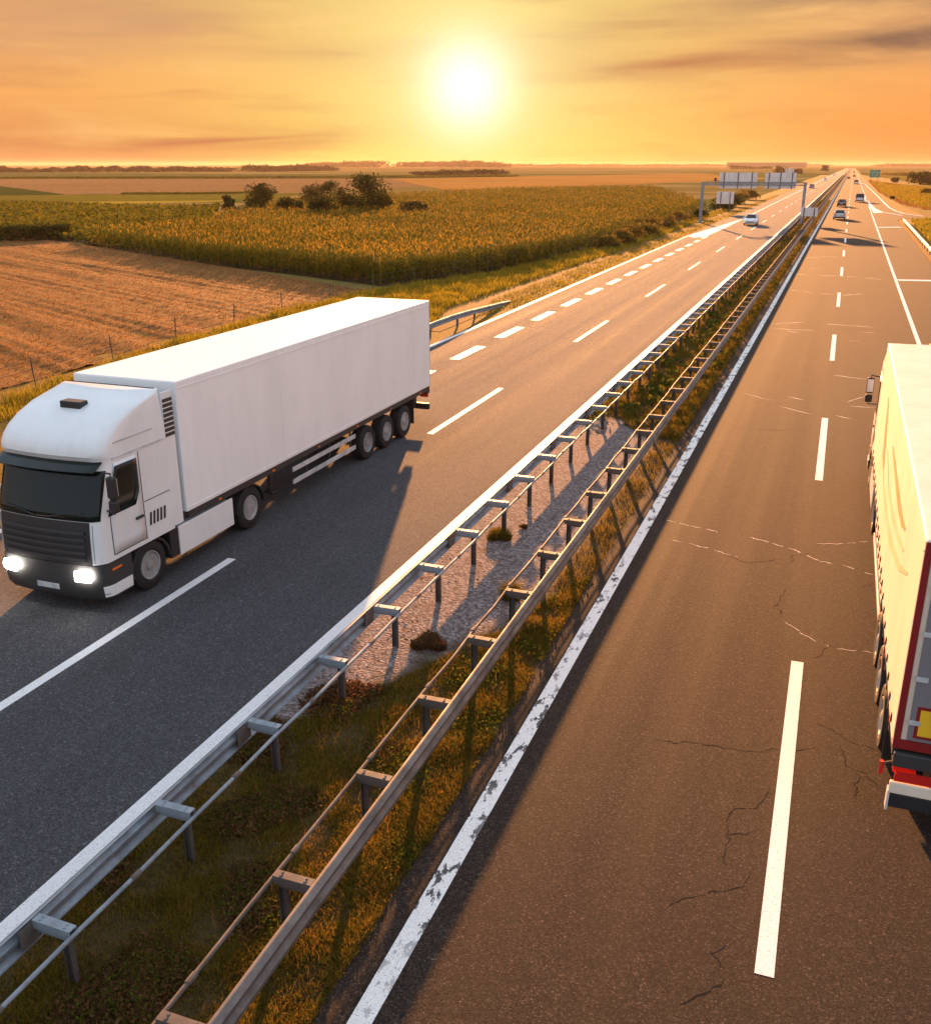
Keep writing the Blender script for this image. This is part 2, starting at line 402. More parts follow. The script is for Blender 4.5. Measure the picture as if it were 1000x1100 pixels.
M['weed_leaf'] = foliage('weed_leaf', [(.05, .070, .010), (.08, .095, .012), (.11, .11, .016), (.04, .055, .010)], patch=1.3)
M['dead'] = foliage('dead_weeds', [(.10, .045, .018), (.16, .08, .035), (.06, .028, .012)], trans=.25, patch=2)
M['straw'] = foliage('straw', [(.26, .115, .032), (.19, .080, .022), (.38, .185, .06), (.12, .070, .016)], trans=.35, patch=.25)
M['bark'] = soil('bark', (.06, .045, .03), (.08, .06, .04), (.035, .026, .018), big=1, fine=8)
M['soil_dark'] = soil('crop_soil', (.035, .028, .012), (.05, .04, .016), (.025, .02, .01), big=.1, fine=1.5)

# ------------------------------------------------------------------ ground and fields
def poly_obj(name, pts, z, mat, kind='structure', label=None):
    mb = MB(); mb.add([(x, y, z) for x, y in pts], [tuple(range(len(pts)))])
    o = mb.build(name, mat, fix=False)
    if o.data.polygons[0].normal.z < 0: o.data.flip_normals()
    return tag(o, label=label, kind=kind)
def ground_mat():
    t = NT('far_fields')
    f = t.noise(.0016, 3, .5, stretch=(.7, 3.2, 1, R(-24))); g = t.noise(.02, 5, .65); h = t.noise(1.2, 6, .7)
    x = t.ramp(f, [(.30, (.085, .095, .026)), (.40, (.18, .135, .042)), (.47, (.25, .175, .065)), (.53, (.11, .11, .03)), (.60, (.23, .165, .055)), (.70, (.07, .08, .024))], 'CONSTANT')
    x = t.mix(.5, x, t.ramp(g, [(.3, .7), (.7, 1.25)]), 'MULTIPLY'); x = t.mix(.5, x, t.ramp(h, [(.3, .6), (.7, 1.3)]), 'MULTIPLY')
    t.col(x); t.set(Roughness=1, Specular_IOR_Level=0); t.bump(h, .6, .15); return t.m
BIG = 14000
poly_obj('ground', [(-BIG, -600), (BIG, -600), (BIG, BIG), (-BIG, BIG)], -.10, ground_mat())
verge_mat = soil('verge_ground', (.17, .10, .02), (.24, .13, .028), (.09, .07, .014), big=.35, fine=5)
dirt_mat = soil('bare_dirt', (.20, .105, .042), (.15, .08, .03), (.25, .135, .055), big=.6, fine=6, stretch=(1, .25, 1))
poly_obj('left_verge', [(-32, -20), (-18.0, -20), (-18.0, 900), (-24, 900), (-23.2, 300), (-24, 130), (-27, 74), (-31, 60), (-31, 20)], -.05, verge_mat)
poly_obj('dirt_strip', [(-19.9, 47), (-19.0, 47), (-19.2, 70), (-19.0, 400), (-20.2, 400), (-20.3, 140), (-20.6, 100), (-21.0, 75), (-21.2, 55)], -.03, dirt_mat)
poly_obj('right_verge', [(7.25, -20), (60, -20), (60, 300), (26, 620), (9, 900), (6.9, 900)], -.05, verge_mat)
poly_obj('dirt_shoulder', [(7.3, -20), (8.6, -20), (9.2, 170), (12.5, 183), (10.5, 230), (8.2, 330), (7.2, 700), (6.6, 700)], -.035, soil('orange_dirt', (.30, .15, .042), (.24, .12, .034), (.36, .20, .06), big=.3, fine=3))
def median_material():
    t = NT('median_soil'); sp = t.n('ShaderNodeSeparateXYZ'); t.l(t.tc.outputs['Object'], sp.inputs[0])
    def MT(op, a, b, clamp=False):
        n = t.n('ShaderNodeMath', operation=op); n.use_clamp = clamp
        for i, v in enumerate((a, b)):
            if isinstance(v, (int, float)): n.inputs[i].default_value = v
            else: t.l(v, n.inputs[i])
        return n.outputs[0]
    w = MT('MULTIPLY', MT('SUBTRACT', t.noise(1.1, 6, .65), .5), 3.2)
    near = MT('MULTIPLY', MT('SUBTRACT', MT('ADD', MT('ADD', sp.outputs[1], MT('MULTIPLY', sp.outputs[0], -2.2)), w), 26.6), .9, True)
    farf = MT('MULTIPLY', MT('SUBTRACT', 32.3, MT('ADD', sp.outputs[1], w)), 1.2, True)
    side = MT('MULTIPLY', MT('SUBTRACT', -4.72, MT('ADD', sp.outputs[0], MT('MULTIPLY', w, .22))), 6.0, True)
    fac = MT('MULTIPLY', MT('MULTIPLY', near, farf), side)
    f = t.noise(.9, 6, .6); g = t.noise(7, 6, .7)
    soilc = t.mix(t.ramp(f, [(.36, 0.0), (.64, 1.0)]), (.065, .040, .016), (.045, .032, .012)); soilc = t.mix(t.ramp(g, [(.45, 0.0), (.68, 1.0)]), soilc, (.10, .06, .028))
    v = t.n('ShaderNodeTexVoronoi'); v.inputs['Scale'].default_value = 22; t.l(t.tc.outputs['Object'], v.inputs['Vector'])
    s = t.n('ShaderNodeSeparateColor'); t.l(v.outputs['Color'], s.inputs[0])
    grc = t.ramp(s.outputs[0], [(0, (.10, .076, .070)), (.5, (.185, .145, .135)), (1, (.34, .28, .265))])
    grc = t.mix(t.ramp(t.noise(1.6, 7, .7), [(.56, 0.0), (.66, .8)]), grc, (.10, .055, .030)); grc = t.mix(.5, grc, t.ramp(t.noise(30, 4, .7), [(.3, .5), (.7, 1.3)]), 'MULTIPLY')
    t.col(t.mix(fac, soilc, grc)); t.set(Roughness=.95, Specular_IOR_Level=.1)
    hh = t.mix(fac, g, v.outputs['Distance']); t.bump(hh, .7, .03); return t.m
median_mat = median_material()
poly_obj('median_ground', [(-7.75, -20), (-4.05, -20), (-4.05, 2500), (-7.75, 2500)], -.03, median_mat)
gp = []
for i in range(41):
    s = 12.2 + i * .5; gp.append((-7.55 + .1 * math.sin(i * 1.7), s))
gp2 = []
for i in range(41):
    s = 32.2 - i * .5; w = -4.75 - .22 * math.sin(i * .9) - (.9 if s < 14 else 0) * (14 - s) / 2 - max(0, (s - 29)) * .5
    gp2.append((w, s))
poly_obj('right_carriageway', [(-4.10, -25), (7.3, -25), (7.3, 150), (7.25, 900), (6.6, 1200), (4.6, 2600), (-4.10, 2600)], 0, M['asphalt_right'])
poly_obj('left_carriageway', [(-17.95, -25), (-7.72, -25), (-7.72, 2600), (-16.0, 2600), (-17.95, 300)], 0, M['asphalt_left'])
ramp_px = [(940, 246), (938, 207.5), (947.5, 215), (955, 222.2), (962, 226), (971, 228.8), (992, 231.2), (1040, 236), (1100, 243), (1100, 250), (1000, 236), (985, 235), (972, 234.5), (966, 236)]
poly_obj('slip_road', [at(*p) for p in ramp_px], -.006, M['asphalt_right'])

# ------------------------------------------------------------------ road markings
def ribbon(mb, pts, w, z, jit=0):
    n = len(pts)
    L, Rr = [], []
    for i, p in enumerate(pts):
        a = Vector(pts[max(0, i - 1)]); b = Vector(pts[min(n - 1, i + 1)]); t = (b - a).normalized(); nn = Vector((-t.y, t.x))
        ww = (w[i] if isinstance(w, list) else w) / 2
        q = Vector(p); L.append((*(q + nn * ww), z)); Rr.append((*(q - nn * ww), z))
    mb.add(L + Rr, [(i, i + n, i + n + 1, i + 1) for i in range(n - 1)])
def flat(name, mb, mat):
    o = mb.build(name, mat, fix=False); me = o.data
    import bmesh
    bm = bmesh.new(); bm.from_mesh(me)
    for f in bm.faces:
        if f.normal.z < 0: f.normal_flip()
    bm.to_mesh(me); bm.free(); return tag(o, kind='structure')
ZM = .0035
mb = MB()
for k in range(-1, 75):
    s = 8.7 + 18.4 * k; mb.add([(.02, s, ZM), (.22, s, ZM), (.20, s + 7.4, ZM), (.00, s + 7.4, ZM)], [(0, 1, 2, 3)])
ribbon(mb, [(3.94, s) for s in (-20, 60, 150, 300, 520)], .2, ZM); ribbon(mb, [(3.9, 520), (4.0, 2600)], .2, ZM)
ribbon(mb, [(4.06, 80.9), (7.2, 81.5)], .9, ZM)
ribbon(mb, [(4.06, 150), (7.15, 152)], 1.4, ZM)
mb.add([(*at(938.4, 228.6), ZM), (*at(949.6, 227.9), ZM), (*at(941.2, 224), ZM), (*at(936, 219), ZM), (*at(929, 211.5), ZM), (*at(927.5, 212), ZM)], [(0, 1, 2, 3, 4, 5)])
ribbon(mb, [at(949.6, 227.8), at(958, 229.2), at(969, 231.2)], .35, ZM)
ribbon(mb, [at(924.4, 196), at(929, 197.5), at(934, 202), at(940, 207.8), at(947.5, 215.2), at(955, 222.6), at(962, 226.3), at(971, 229.2), at(992, 232)], .38, ZM)
flat('lane_markings', mb, M['line'])
mb = MB(); ribbon(mb, [(-3.62, s) for s in (-20, 20, 60, 150, 400, 900, 2600)], .24, ZM)
flat('worn_edge_line', mb, M['line_worn'])
mb = MB()
for k in range(-1, 75):
    s = 9.5 + 18.4 * k; mb.add([(-11.75, s, ZM), (-11.55, s, ZM), (-11.58, s + 7.2, ZM), (-11.78, s + 7.2, ZM)], [(0, 1, 2, 3)])
ribbon(mb, [(-7.905, s) for s in (-20, 60, 150, 400, 2600)], .27, ZM)
for k in range(-7, 16):
    s = 27.7 + 6.15 * k; mb.add([(-15.72, s, ZM), (-15.26, s, ZM), (-15.26, s + 3.5, ZM), (-15.72, s + 3.5, ZM)], [(0, 1, 2, 3)])
ribbon(mb, [(-17.72, s) for s in (-20, 40, 80, 124)], .22, ZM)
mb.add([(-17.8, 124, ZM), (-16.6, 121, ZM), (-15.55, 124, ZM), (-15.3, 140, ZM), (-15.3, 163, ZM), (-15.75, 163, ZM)], [(0, 1, 2, 3, 4, 5)])
ribbon(mb, [(-15.5, 163), (-15.5, 700), (-15.4, 2600)], .28, ZM)
flat('left_lane_markings', mb, M['line'])
# cracks in the right carriageway (pale ones and open dark ones)
def jag(px, amp=.05, step=.22, fine=0):
    P = [Vector(at(*p)) for p in px]; out = [P[0]]
    for a, b in zip(P[:-1], P[1:]):
        n = max(1, int((b - a).length / step))
        for i in range(1, n + 1):
            q = a.lerp(b, i / n)
            if i < n or b is not P[-1]: q = q + Vector((random.uniform(-amp, amp), random.uniform(-amp, amp)))
            out.append(q)
    if fine:
        o2 = []
        for a, b in zip(out[:-1], out[1:]):
            o2.append(a); o2.append(a.lerp(b, random.uniform(.3, .45)) + Vector((random.gauss(0, fine), random.gauss(0, fine)))); o2.append(a.lerp(b, random.uniform(.6, .8)) + Vector((random.gauss(0, fine), random.gauss(0, fine))))
        out = o2 + [out[-1]]
    return out
dark, lite = MB(), MB()
def crack(mb, px, w, amp=.05, z=.0018, gap=0):
    p = jag(px, amp, .16 if px[0][1] > 540 else .3, .018 if px[0][1] > 540 else 0)
    if gap:
        i = 0
        while i < len(p) - 2:
            k = random.randint(3, 8); seg = p[i:i + k + 1]
            if len(seg) > 1: ribbon(mb, seg, [w * random.uniform(.4, 1.2) if 0 < j < len(seg) - 1 else w * .2 for j in range(len(seg))], z)
            i += k + random.randint(1, gap)
    else: ribbon(mb, p, [w * random.choice((.25, .5, .8, 1.0, 1.5)) * min(1, .3 + i_ / 6, .3 + (len(p) - 1 - i_) / 6) for i_ in range(len(p))], z)
for px in ([(826, 845), (822, 858), (812, 866), (789, 868), (786, 880), (784, 905), (781, 930)], [(765, 899), (785, 897), (812, 893)],
           [(804, 935), (797, 950), (778, 957), (750, 962), (728, 968), (716, 974)], [(782, 1048), (770, 1060), (758, 1072), (738, 1077), (729, 1078)],
           [(780, 1015), (768, 1022), (768, 1048)], [(690, 795), (730, 796), (770, 803), (842, 807), (880, 803)], [(820, 775), (850, 772)],
           [(876, 775), (905, 790), (925, 802), (955, 812)], [(900, 800), (910, 822), (930, 832), (950, 848)], [(920, 830), (917, 850), (918, 862)],
           [(843, 632), (839, 645), (835, 652), (841, 664)], [(873, 707), (890, 696), (900, 690)], [(925, 632), (945, 625), (960, 622)],
           [(848, 605), (852, 597), (870, 595)], [(776, 456), (800, 460), (835, 462), (870, 461)], [(770, 590), (800, 605), (840, 601)], [(705, 425), (720, 427)],
           [(868, 318), (905, 320), (960, 316)], [(890, 352), (930, 354), (985, 357)]):
    crack(dark, px, .015 if px[0][1] > 700 else .020, .055)
for px, w in (([(716, 559), (742, 565), (771, 572)], .035), ([(722, 580), (758, 588), (793, 599)], .035), ([(805, 577), (828, 583), (850, 590), (882, 603), (900, 606), (938, 617)], .04),
              ([(877, 584), (900, 585), (938, 581)], .035), ([(843, 668), (870, 685), (892, 697), (910, 699), (940, 702)], .025), ([(800, 414), (815, 416)], .05),
              ([(798, 422), (820, 428), (843, 432)], .05), ([(838, 420), (845, 421)], .04), ([(846, 426), (864, 430)], .05), ([(836, 436), (872, 445)], .04), ([(897, 446), (915, 450)], .05),
              ([(895, 403), (912, 405), (934, 408)], .06), ([(912, 436), (940, 438)], .06), ([(910, 432), (930, 426)], .04),
              ([(828, 348), (860, 346), (905, 349), (960, 353)], .07), ([(827, 352), (850, 354), (884, 355)], .06), ([(845, 355), (860, 358)], .06), ([(910, 366), (925, 366)], .06),
              ([(898, 358), (902, 357)], .06), ([(925, 357), (940, 357)], .06), ([(848, 311), (880, 315), (905, 317), (935, 315)], .09), ([(855, 294), (880, 296), (905, 296), (958, 301)], .10),
              ([(868, 288), (885, 288)], .10), ([(866, 277), (885, 275), (905, 277)], .11), ([(890, 262), (910, 262)], .1), ([(892, 228), (903, 228)], .2), ([(895, 252), (910, 253)], .12)):
    crack(lite, px, w * (1.15 if px[0][1] < 470 else .7), .04, gap=3)
flat('road_cracks', dark, M['crack_dark']); flat('pale_cracks', lite, M['crack_light'])
# ------------------------------------------------------------------ crash barriers of the median
def beam_mesh(sign, y0, y1, step, jit=.006):
    prof = [(0, .44), (.018, .445), (.08, .485), (.08, .53), (.02, .575), (.02, .615), (.08, .66), (.08, .705), (.018, .745), (0, .75)]
    inner = [(x - .012, z) for x, z in reversed(prof)]
    rings = []; y = y0
    while y <= y1:
        dx, dz = random.uniform(-jit, jit), random.uniform(-jit, jit)
        rings.append([(sign * (x + dx), y, z + dz) for x, z in prof + inner]); y += step
    return MB().loft(rings)
def barrier(name, label, xb, sign, xr, y0, phase):
    root = tag(empty(name, (xb, 0, 0)), label, 'crash barrier', 'crash barriers along the median')
    mb = beam_mesh(sign, y0, 320, 4); n = len(mb.v)
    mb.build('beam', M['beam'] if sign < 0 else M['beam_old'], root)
    beam_mesh(sign, 320, 2000, 80, 0).build('beam', M['steel_old'], root)
    # bolts and overlaps at the joints
    jb = MB().box(*sorted((sign * -.0125, sign * -.020)), -.16, .16, .47, .72); j0 = jb.build('joint_plate', M['steel_old'], root, bevel=.004)
    for k in range(0, 30):
        j = j0 if k == 0 else j0.copy()
        if k: COL.objects.link(j); j.parent = root
        j.location = (0, y0 + 2 + 4 * k, 0)
    # thin rear rail along the spacer ends, wavy from old bumps
    rx = xr - xb; pts = []; y = y0
    while y < 320:
        am = 1 if y < 50 else .3; pts.append((rx + am * random.uniform(-.016, .016) - sign * .012, y, .675 + am * random.uniform(-.014, .012)))
        y += 1.0
    MB().tube(pts, .026, 8).build('rear_rail', M['steel'] if sign < 0 else M['steel_old'], root, smooth=True)
    MB().tube([(rx, 320, .67), (rx, 2000, .67)], .035, 5).build('rear_rail', M['steel_old'], root)
    c0 = MB().tube([(0, -.07, 0), (0, .07, 0)], .036, 8).build('rail_coupling', M['steel_old'], root)
    for k in range(24):
        c = c0 if k == 0 else c0.copy()
        if k: COL.objects.link(c); c.parent = root
        q = pts[int(min(len(pts) - 1, 1 + 2 * k))]; c.location = q
    # posts with their spacers
    x0, x1 = sorted((sign * -.014, rx + sign * .02))
    pm = MB(); px = rx + sign * .12
    pm.box(px - .05, px - .044, -.03, .03, -.1, .62); pm.box(px + .044, px + .05, -.03, .03, -.1, .62); pm.box(px - .044, px + .044, .024, .03, -.1, .62)
    sm = MB(); sm.box(x0, x1, -.055, .055, .735, .745); sm.box(x0, x1, -.055, -.047, .64, .735); sm.box(x0, x1, .047, .055, .64, .735)
    sm.box(x0 + .06, x1 - .04, -.04, .04, .60, .638)
    for bx_ in (x0 + .09, x1 - .09):
        for by_ in (-.025, .025): sm.box(bx_ - .011, bx_ + .011, by_ - .011, by_ + .011, .745, .757)
    p0 = pm.build('post', M['post'], root); s0 = sm.build('spacer', M['steel'] if sign < 0 else M['steel_old'], p0)
    first = True
    for k in range(100):
        y = phase + 2.035 * k
        if first: p = p0; first = False
        else: p = copy_tree(p0, root)
        p.location = (random.uniform(-.012, .012), y, random.uniform(-.012, .008)); p.rotation_euler = (random.uniform(-.012, .012), 0, random.uniform(-.03, .03))
    far = MB()
    for k in range(100, 420):
        y = phase + 2.035 * k
        far.box(px - .05, px + .05, y - .03, y + .03, -.1, .62); far.box(x0, x1, y - .055, y + .055, .62, .745)
    tag(far.build('post', M['post'], root), kind='stuff')
    return root
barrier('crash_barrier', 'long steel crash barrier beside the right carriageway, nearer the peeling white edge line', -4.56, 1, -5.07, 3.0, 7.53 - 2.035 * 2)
barrier('crash_barrier', 'long steel crash barrier beside the left carriageway, backed against the bright clean white line', -7.06, -1, -6.53, 4.0, 10.15 - 2.035 * 3)

# guard rail of the left edge, behind the big lorry, sloping into the ground
def side_rail(name, label, pts, post_at, dirx, mat, group):
    root = tag(empty(name, (pts[0][0], pts[0][1], 0)), label, 'guard rail', group)
    ox, oy = pts[0][:2]
    prof = [(0, -.15), (.02, -.145), (.08, -.11), (.08, -.07), (.02, -.03), (.02, .01), (.08, .06), (.08, .10), (.02, .145), (0, .15)]
    prof += [(x - .012, z) for x, z in reversed(prof)]
    mb = MB(); mb.loft([[(x - ox + dirx * u, y - oy, z + w) for u, w in prof] for x, y, z in pts]); mb.build('beam', mat, root)
    pm = MB().box(-.05, .05, -.04, .04, -.1, .66); pm.box(*sorted((0, dirx * .13)), -.03, .03, .52, .64); p0 = pm.build('post', M['post'], root)
    for i, (x, y, h) in enumerate(post_at):
        p = p0 if i == 0 else p0.copy()
        if i: COL.objects.link(p); p.parent = root
        p.location = (x - ox - dirx * .12, y - oy, h - .66)
    return root
lp = [(-18.6, s, .6) for s in range(6, 47, 4)] + [(-18.65, 48, .57), (-18.75, 51, .44), (-18.9, 54, .26), (-19.05, 57, .08), (-19.15, 59, -.06)]
side_rail('guard_rail', 'grey guard rail sloping into the ground behind the tail of the white lorry', lp, [(-18.6, s, .66) for s in range(7, 47, 2)] + [(-18.68, 49, .60), (-18.8, 52, .42)], 1, M['steel'], 'guard rails on the outer verges')
rp = [(7.72, s, .6) for s in range(40, 160, 4)] + [(7.75, 160, .55), (7.8, 163, .45)]
side_rail('guard_rail', 'pale guard rail on the right verge, ending just before the slip road', rp, [(7.72, s, .66) for s in range(42, 160, 4)], -1, M['alu'], 'guard rails on the outer verges')

# ------------------------------------------------------------------ lorries
def tyre_wheel(parent, x, y, r=.50, w=.30, out=1, twin=False, dish=.0):
    """tyre on the axle end; rim is its sub-part; out = +1 faces +X"""
    mb = MB(); h = w / 2
    prof = [(-h * .7, r * .58), (-h, r * .66), (-h, r * .90), (-h * .8, r * .985), (-h * .4, r), (h * .4, r), (h * .8, r * .985), (h, r * .90), (h, r * .66), (h * .7, r * .58)]
    mb.lathe_x(prof, 32, (x, y, r))
    if twin: mb.lathe_x([(a - out * (w + .04), b) for a, b in prof], 32, (x, y, r))
    t = mb.build('wheel', M['tyre'], parent, smooth=True); t.data.set_sharp_from_angle(angle=R(40))
    rm = MB(); o = out * h
    rp_ = [(o * .72, r * .585), (o * .98, r * .58), (o * .98, r * .53), (o * .45, r * .47), (o * (.30 - dish), r * .34), (o * (.30 - dish), r * .22), (o * (.75 - dish), r * .20), (o * (.85 - dish), r * .10), (o * (.85 - dish), .005)]
    rm.lathe_x(rp_, 28, (x, y, r))
    for k in range(10):
        a = k * 2 * math.pi / 10; cy, cz = y + math.cos(a) * r * .285, r + math.sin(a) * r * .285
        rm.lathe_x([(o * (.28 - dish), .018), (o * (.44 - dish), .016)], 6, (x, cy, cz))
    rim = rm.build('rim', M['rim'], t, smooth=True); rim.data.set_sharp_from_angle(angle=R(35))
    hl = MB()
    for k in range(10):
        a = (k + .5) * 2 * math.pi / 10; cy, cz = y + math.cos(a) * r * .405, r + math.sin(a) * r * .405
        hl.lathe_x([(o * (.36 - dish), .036), (o * (.385 - dish) + out * .01, .030)], 8, (x, cy, cz))
    hl.build('rim_holes', M['black'], t)
    return t
SL = [(1.02, .0, 1.25), (1.6, -.03, 1.25), (1.9, -.07, 1.25), (2.8, -.38, 1.25), (2.92, -.40, 1.248), (3.02, -.34, 1.243), (3.14, -.36, 1.238), (3.26, -.42, 1.230), (3.40, -.56, 1.220), (3.56, -.82, 1.208), (3.72, -1.22, 1.192), (3.86, -1.85, 1.17), (3.91, -2.0, 1.14), (3.93, -2.02, 1.08)]
REAR = -2.32; RC = .30; BOW = .07
def slice_at(z, tab=SL):
    if z <= tab[0][0]: return tab[0][1:]
    for a, b in zip(tab[:-1], tab[1:]):
        if a[0] <= z <= b[0]:
            f = (z - a[0]) / (b[0] - a[0]); return (a[1] + (b[1] - a[1]) * f, a[2] + (b[2] - a[2]) * f)
    return tab[-1][1:]
def cab_pt(z, u, off=0, rear=REAR, tab=SL, r=RC):
    """point on the cab skin; u in 0..1 front, 1..2 corner, 2..3 side, 3..4 back; negative u is the other side"""
    yf, W = slice_at(z, tab); sgn = 1 if u >= 0 else -1; u = abs(u)
    cy = yf - BOW - r
    if u <= 1: x = u * (W - r); y = yf - BOW * u * u + off; 
    elif u <= 2:
        a = (u - 1) * math.pi / 2; x = W - r + (r + off) * math.sin(a); y = cy + (r + off) * math.cos(a)
    elif u <= 3: x = W + off; y = cy + (rear - cy) * (u - 2)
    else: x = (W) * (4 - u); y = rear - off
    return (sgn * x, y, z)
def side_u(z, y, rear=REAR): 
    cy = slice_at(z)[0] - BOW - RC; return 2 + (y - cy) / (rear - cy)
def cab_patch(fn, z0, z1, nz, nu, off, thick=.012):
    """curved panel on the cab skin; fn(z) gives (u_start, u_end)"""
    mb = MB(); g = []
    for lay in (off, off - thick):
        for i in range(nz + 1):
            z = z0 + (z1 - z0) * i / nz; a, b = fn(z)
            for j in range(nu + 1): g.append(cab_pt(z, a + (b - a) * j / nu, lay))
    w = nu + 1; n = w * (nz + 1); fs = []
    for i in range(nz):
        for j in range(nu):
            a = i * w + j; fs.append((a, a + 1, a + 1 + w, a + w)); fs.append((a + n, a + w + n, a + 1 + w + n, a + 1 + n))
    for j in range(nu):
        fs.append((j, j + n, j + 1 + n, j + 1)); t = nz * w + j; fs.append((t, t + 1, t + 1 + n, t + n))
    for i in range(nz):
        a = i * w; fs.append((a, a + w, a + w + n, a + n)); b = a + nu; fs.append((b, b + n, b + w + n, b + w))
    return mb.add(g, fs)
US = [0, .25, .5, .75, 1, 1.17, 1.33, 1.5, 1.67, 1.83, 2, 2.2, 2.4, 2.6, 2.8, 3, 3.5]
def make_lorry(name, label, group, tz0, tz1, box_mat, lamps_on, rear_style):
    root = tag(empty(name), label, 'lorry', group)
    W = M['white']
    # cab
    ring = lambda z: [cab_pt(z, u) for u in US] + [cab_pt(z, 4)] + [cab_pt(z, -u) for u in reversed(US[1:])]
    zs = [1.02, 1.3, 1.6, 1.9, 2.2, 2.5, 2.8, 2.92, 2.97, 3.02, 3.08, 3.14, 3.2, 3.26, 3.33, 3.40, 3.48, 3.56, 3.64, 3.72, 3.79, 3.86, 3.89, 3.91, 3.93]
    mb = MB(); mb.loft([ring(z) for z in zs]); cabo = mb.build('cab', W, root, smooth=True); cabo.data.set_sharp_from_angle(angle=R(38))
    MB().box(-.24, .24, -1.42, -1.18, 3.60, 3.835).build('roof_hatch', M['black'], cabo, bevel=.02)
    for s in (-1, 1):
        cab_patch(lambda z: (s * side_u(z, -.62), s * side_u(z, -2.28)), 2.93, 2.97, 1, 6, .012).build('drip_moulding', M['alu'], cabo)
        cab_patch(lambda z: (s * side_u(z, -.80), s * side_u(z, -1.95)), 3.22, 3.245, 1, 6, .010).build('crease', M['alu'], cabo)
    # front: windscreen, grille, visor
    cab_patch(lambda z: (-1.62 + .0 * z, 1.62), 1.86, 2.76, 8, 22, .010).build('windscreen', M['glass'], root, smooth=True)
    for s in (-1, 1):
        MB().tube([cab_pt(1.90, s * .15, .03), cab_pt(1.98, s * .55, .035), cab_pt(2.02, s * .95, .04)], .012, 6).build('wiper', M['black'], root)
    gr = cab_patch(lambda z: (-1.2, 1.2), 1.02, 1.848, 4, 14, .012).build('grille', M['black'], root)
    sl = MB()
    for k in range(5):
        z = 1.10 + k * .13
        q = cab_patch(lambda zz: (-1.0, 1.0), z, z + .055, 1, 12, .045, .03); sl.add(q.v, q.f)
    sl.build('grille_slats', M['chassis'], gr)
    vz = MB(); top = [cab_pt(2.93, u, .02) for u in [-1.5, -1.2, -1, -.5, 0, .5, 1, 1.2, 1.5]]; out = [(p[0], p[1] + .26, 2.80) for p in top]
    low = [(p[0], p[1], p[2] - .012) for p in top]; lo2 = [(p[0], p[1] - .01, p[2] - .012) for p in out]; n = len(top)
    vz.add(top + out + low + lo2, [(i, i + 1, i + 1 + n, i + n) for i in range(n - 1)] + [(i + 2 * n, i + 3 * n, i + 1 + 3 * n, i + 1 + 2 * n) for i in range(n - 1)] + [(i + n, i + 1 + n, i + 1 + 3 * n, i + 3 * n) for i in range(n - 1)])
    vz.build('sun_visor', M['glass'], root, fix=False)
    # doors: window, seams, handle, vents
    for s in (-1, 1):
        dr = cab_patch(lambda z: (s * side_u(z, -.46 - (max(0, z - 1.9)) * .18), s * side_u(z, -1.42)), 1.12, 2.86, 8, 5, .006).build('door', W, root, smooth=True)
        cab_patch(lambda z: (s * side_u(z, -.40 - (z - 1.95) * .36), s * side_u(z, -1.36 + max(0, 2.15 - z) * .6)), 1.90, 2.80, 8, 5, .014).build('side_window', M['glass'], dr, smooth=True)
        mbh = MB(); a = cab_pt(1.62, s * side_u(1.62, -1.15), .02); b = cab_pt(1.62, s * side_u(1.62, -1.36), .02)
        mbh.box(min(a[0], a[0] + s * .03), max(a[0], a[0] + s * .03), b[1], a[1], 1.60, 1.65).build('handle', M['chassis'], dr)
        cab_patch(lambda z: (s * side_u(z, -.47), s * side_u(z, -1.43)), 1.115, 1.13, 1, 6, .008).build('door_seam', M['black'], dr)
        cab_patch(lambda z: (s * 1.30, s * 1.315), 1.05, 1.80, 6, 1, .006).build('corner_seam', M['black'], root)
        cab_patch(lambda z: (s * side_u(z, -.46 - (max(0, z - 1.9)) * .18), s * side_u(z, -.472 - (max(0, z - 1.9)) * .18)), 1.12, 2.86, 8, 1, .009).build('door_seam', M['black'], dr)
        cab_patch(lambda z: (s * side_u(z, -1.47), s * side_u(z, -2.27)), 1.86, 1.875, 1, 4, .006).build('panel_seam', M['chassis'], root)
        for yy in (-1.43,):
            cab_patch(lambda z: (s * side_u(z, yy), s * side_u(z, yy - .012)), 1.1, 2.9, 8, 1, .008).build('door_seam', M['black'], dr)
        vent = MB()
        for k in range(5):
            y0 = -1.55 - k * .11
            q = cab_patch(lambda z: (s * side_u(z, y0 - (z - 1.3) * .15), s * side_u(z, y0 - .055 - (z - 1.3) * .15)), 1.34, 1.60, 2, 1, .010); vent.add(q.v, q.f)
        vent.build('side_vent', M['black'], root)
        # cab side fairing behind the cab with louvres
        fm = MB(); xo = s * 1.235; xi = s * 1.20
        fm.box(min(xo, xi), max(xo, xi), tz0 + .10, REAR - .012, 1.05, 3.86).build('cab_fairing', W, root, bevel=.01)
        lv = MB()
        for k in range(8):
            z = 2.95 + k * .1; lv.box(min(s * 1.236, s * 1.246), max(s * 1.236, s * 1.246), tz0 + .11, REAR - .02, z, z + .07)
        lv.build('fairing_louvres', M['chassis'], root)
        # mirrors on two arms
        mr = MB(); mx = s * 1.46; my = -.38
        mr.box(mx - .09, mx + .09, my - .06, my + .06, 2.30, 2.72); mr.box(mx - .09, mx + .09, my - .06, my + .06, 2.05, 2.26)
        mo = mr.build('mirror', M['black'], root, bevel=.035)
        MB().tube([(s * 1.24, my - .05, 2.76), (mx, my, 2.78), (mx, my, 2.70)], .018, 6).build('mirror_arm', M['black'], mo)
        MB().tube([(s * 1.24, my - .05, 2.02), (mx, my, 2.0), (mx, my, 2.08)], .018, 6).build('mirror_arm', M['black'], mo)
        MB().box(mx - .075, mx + .075, my - .068, my - .0605, 2.34, 2.68).build('mirror_glass', M['clear_lens'], mo)
        # headlamps, corner indicator, steps
        hx = s * .86
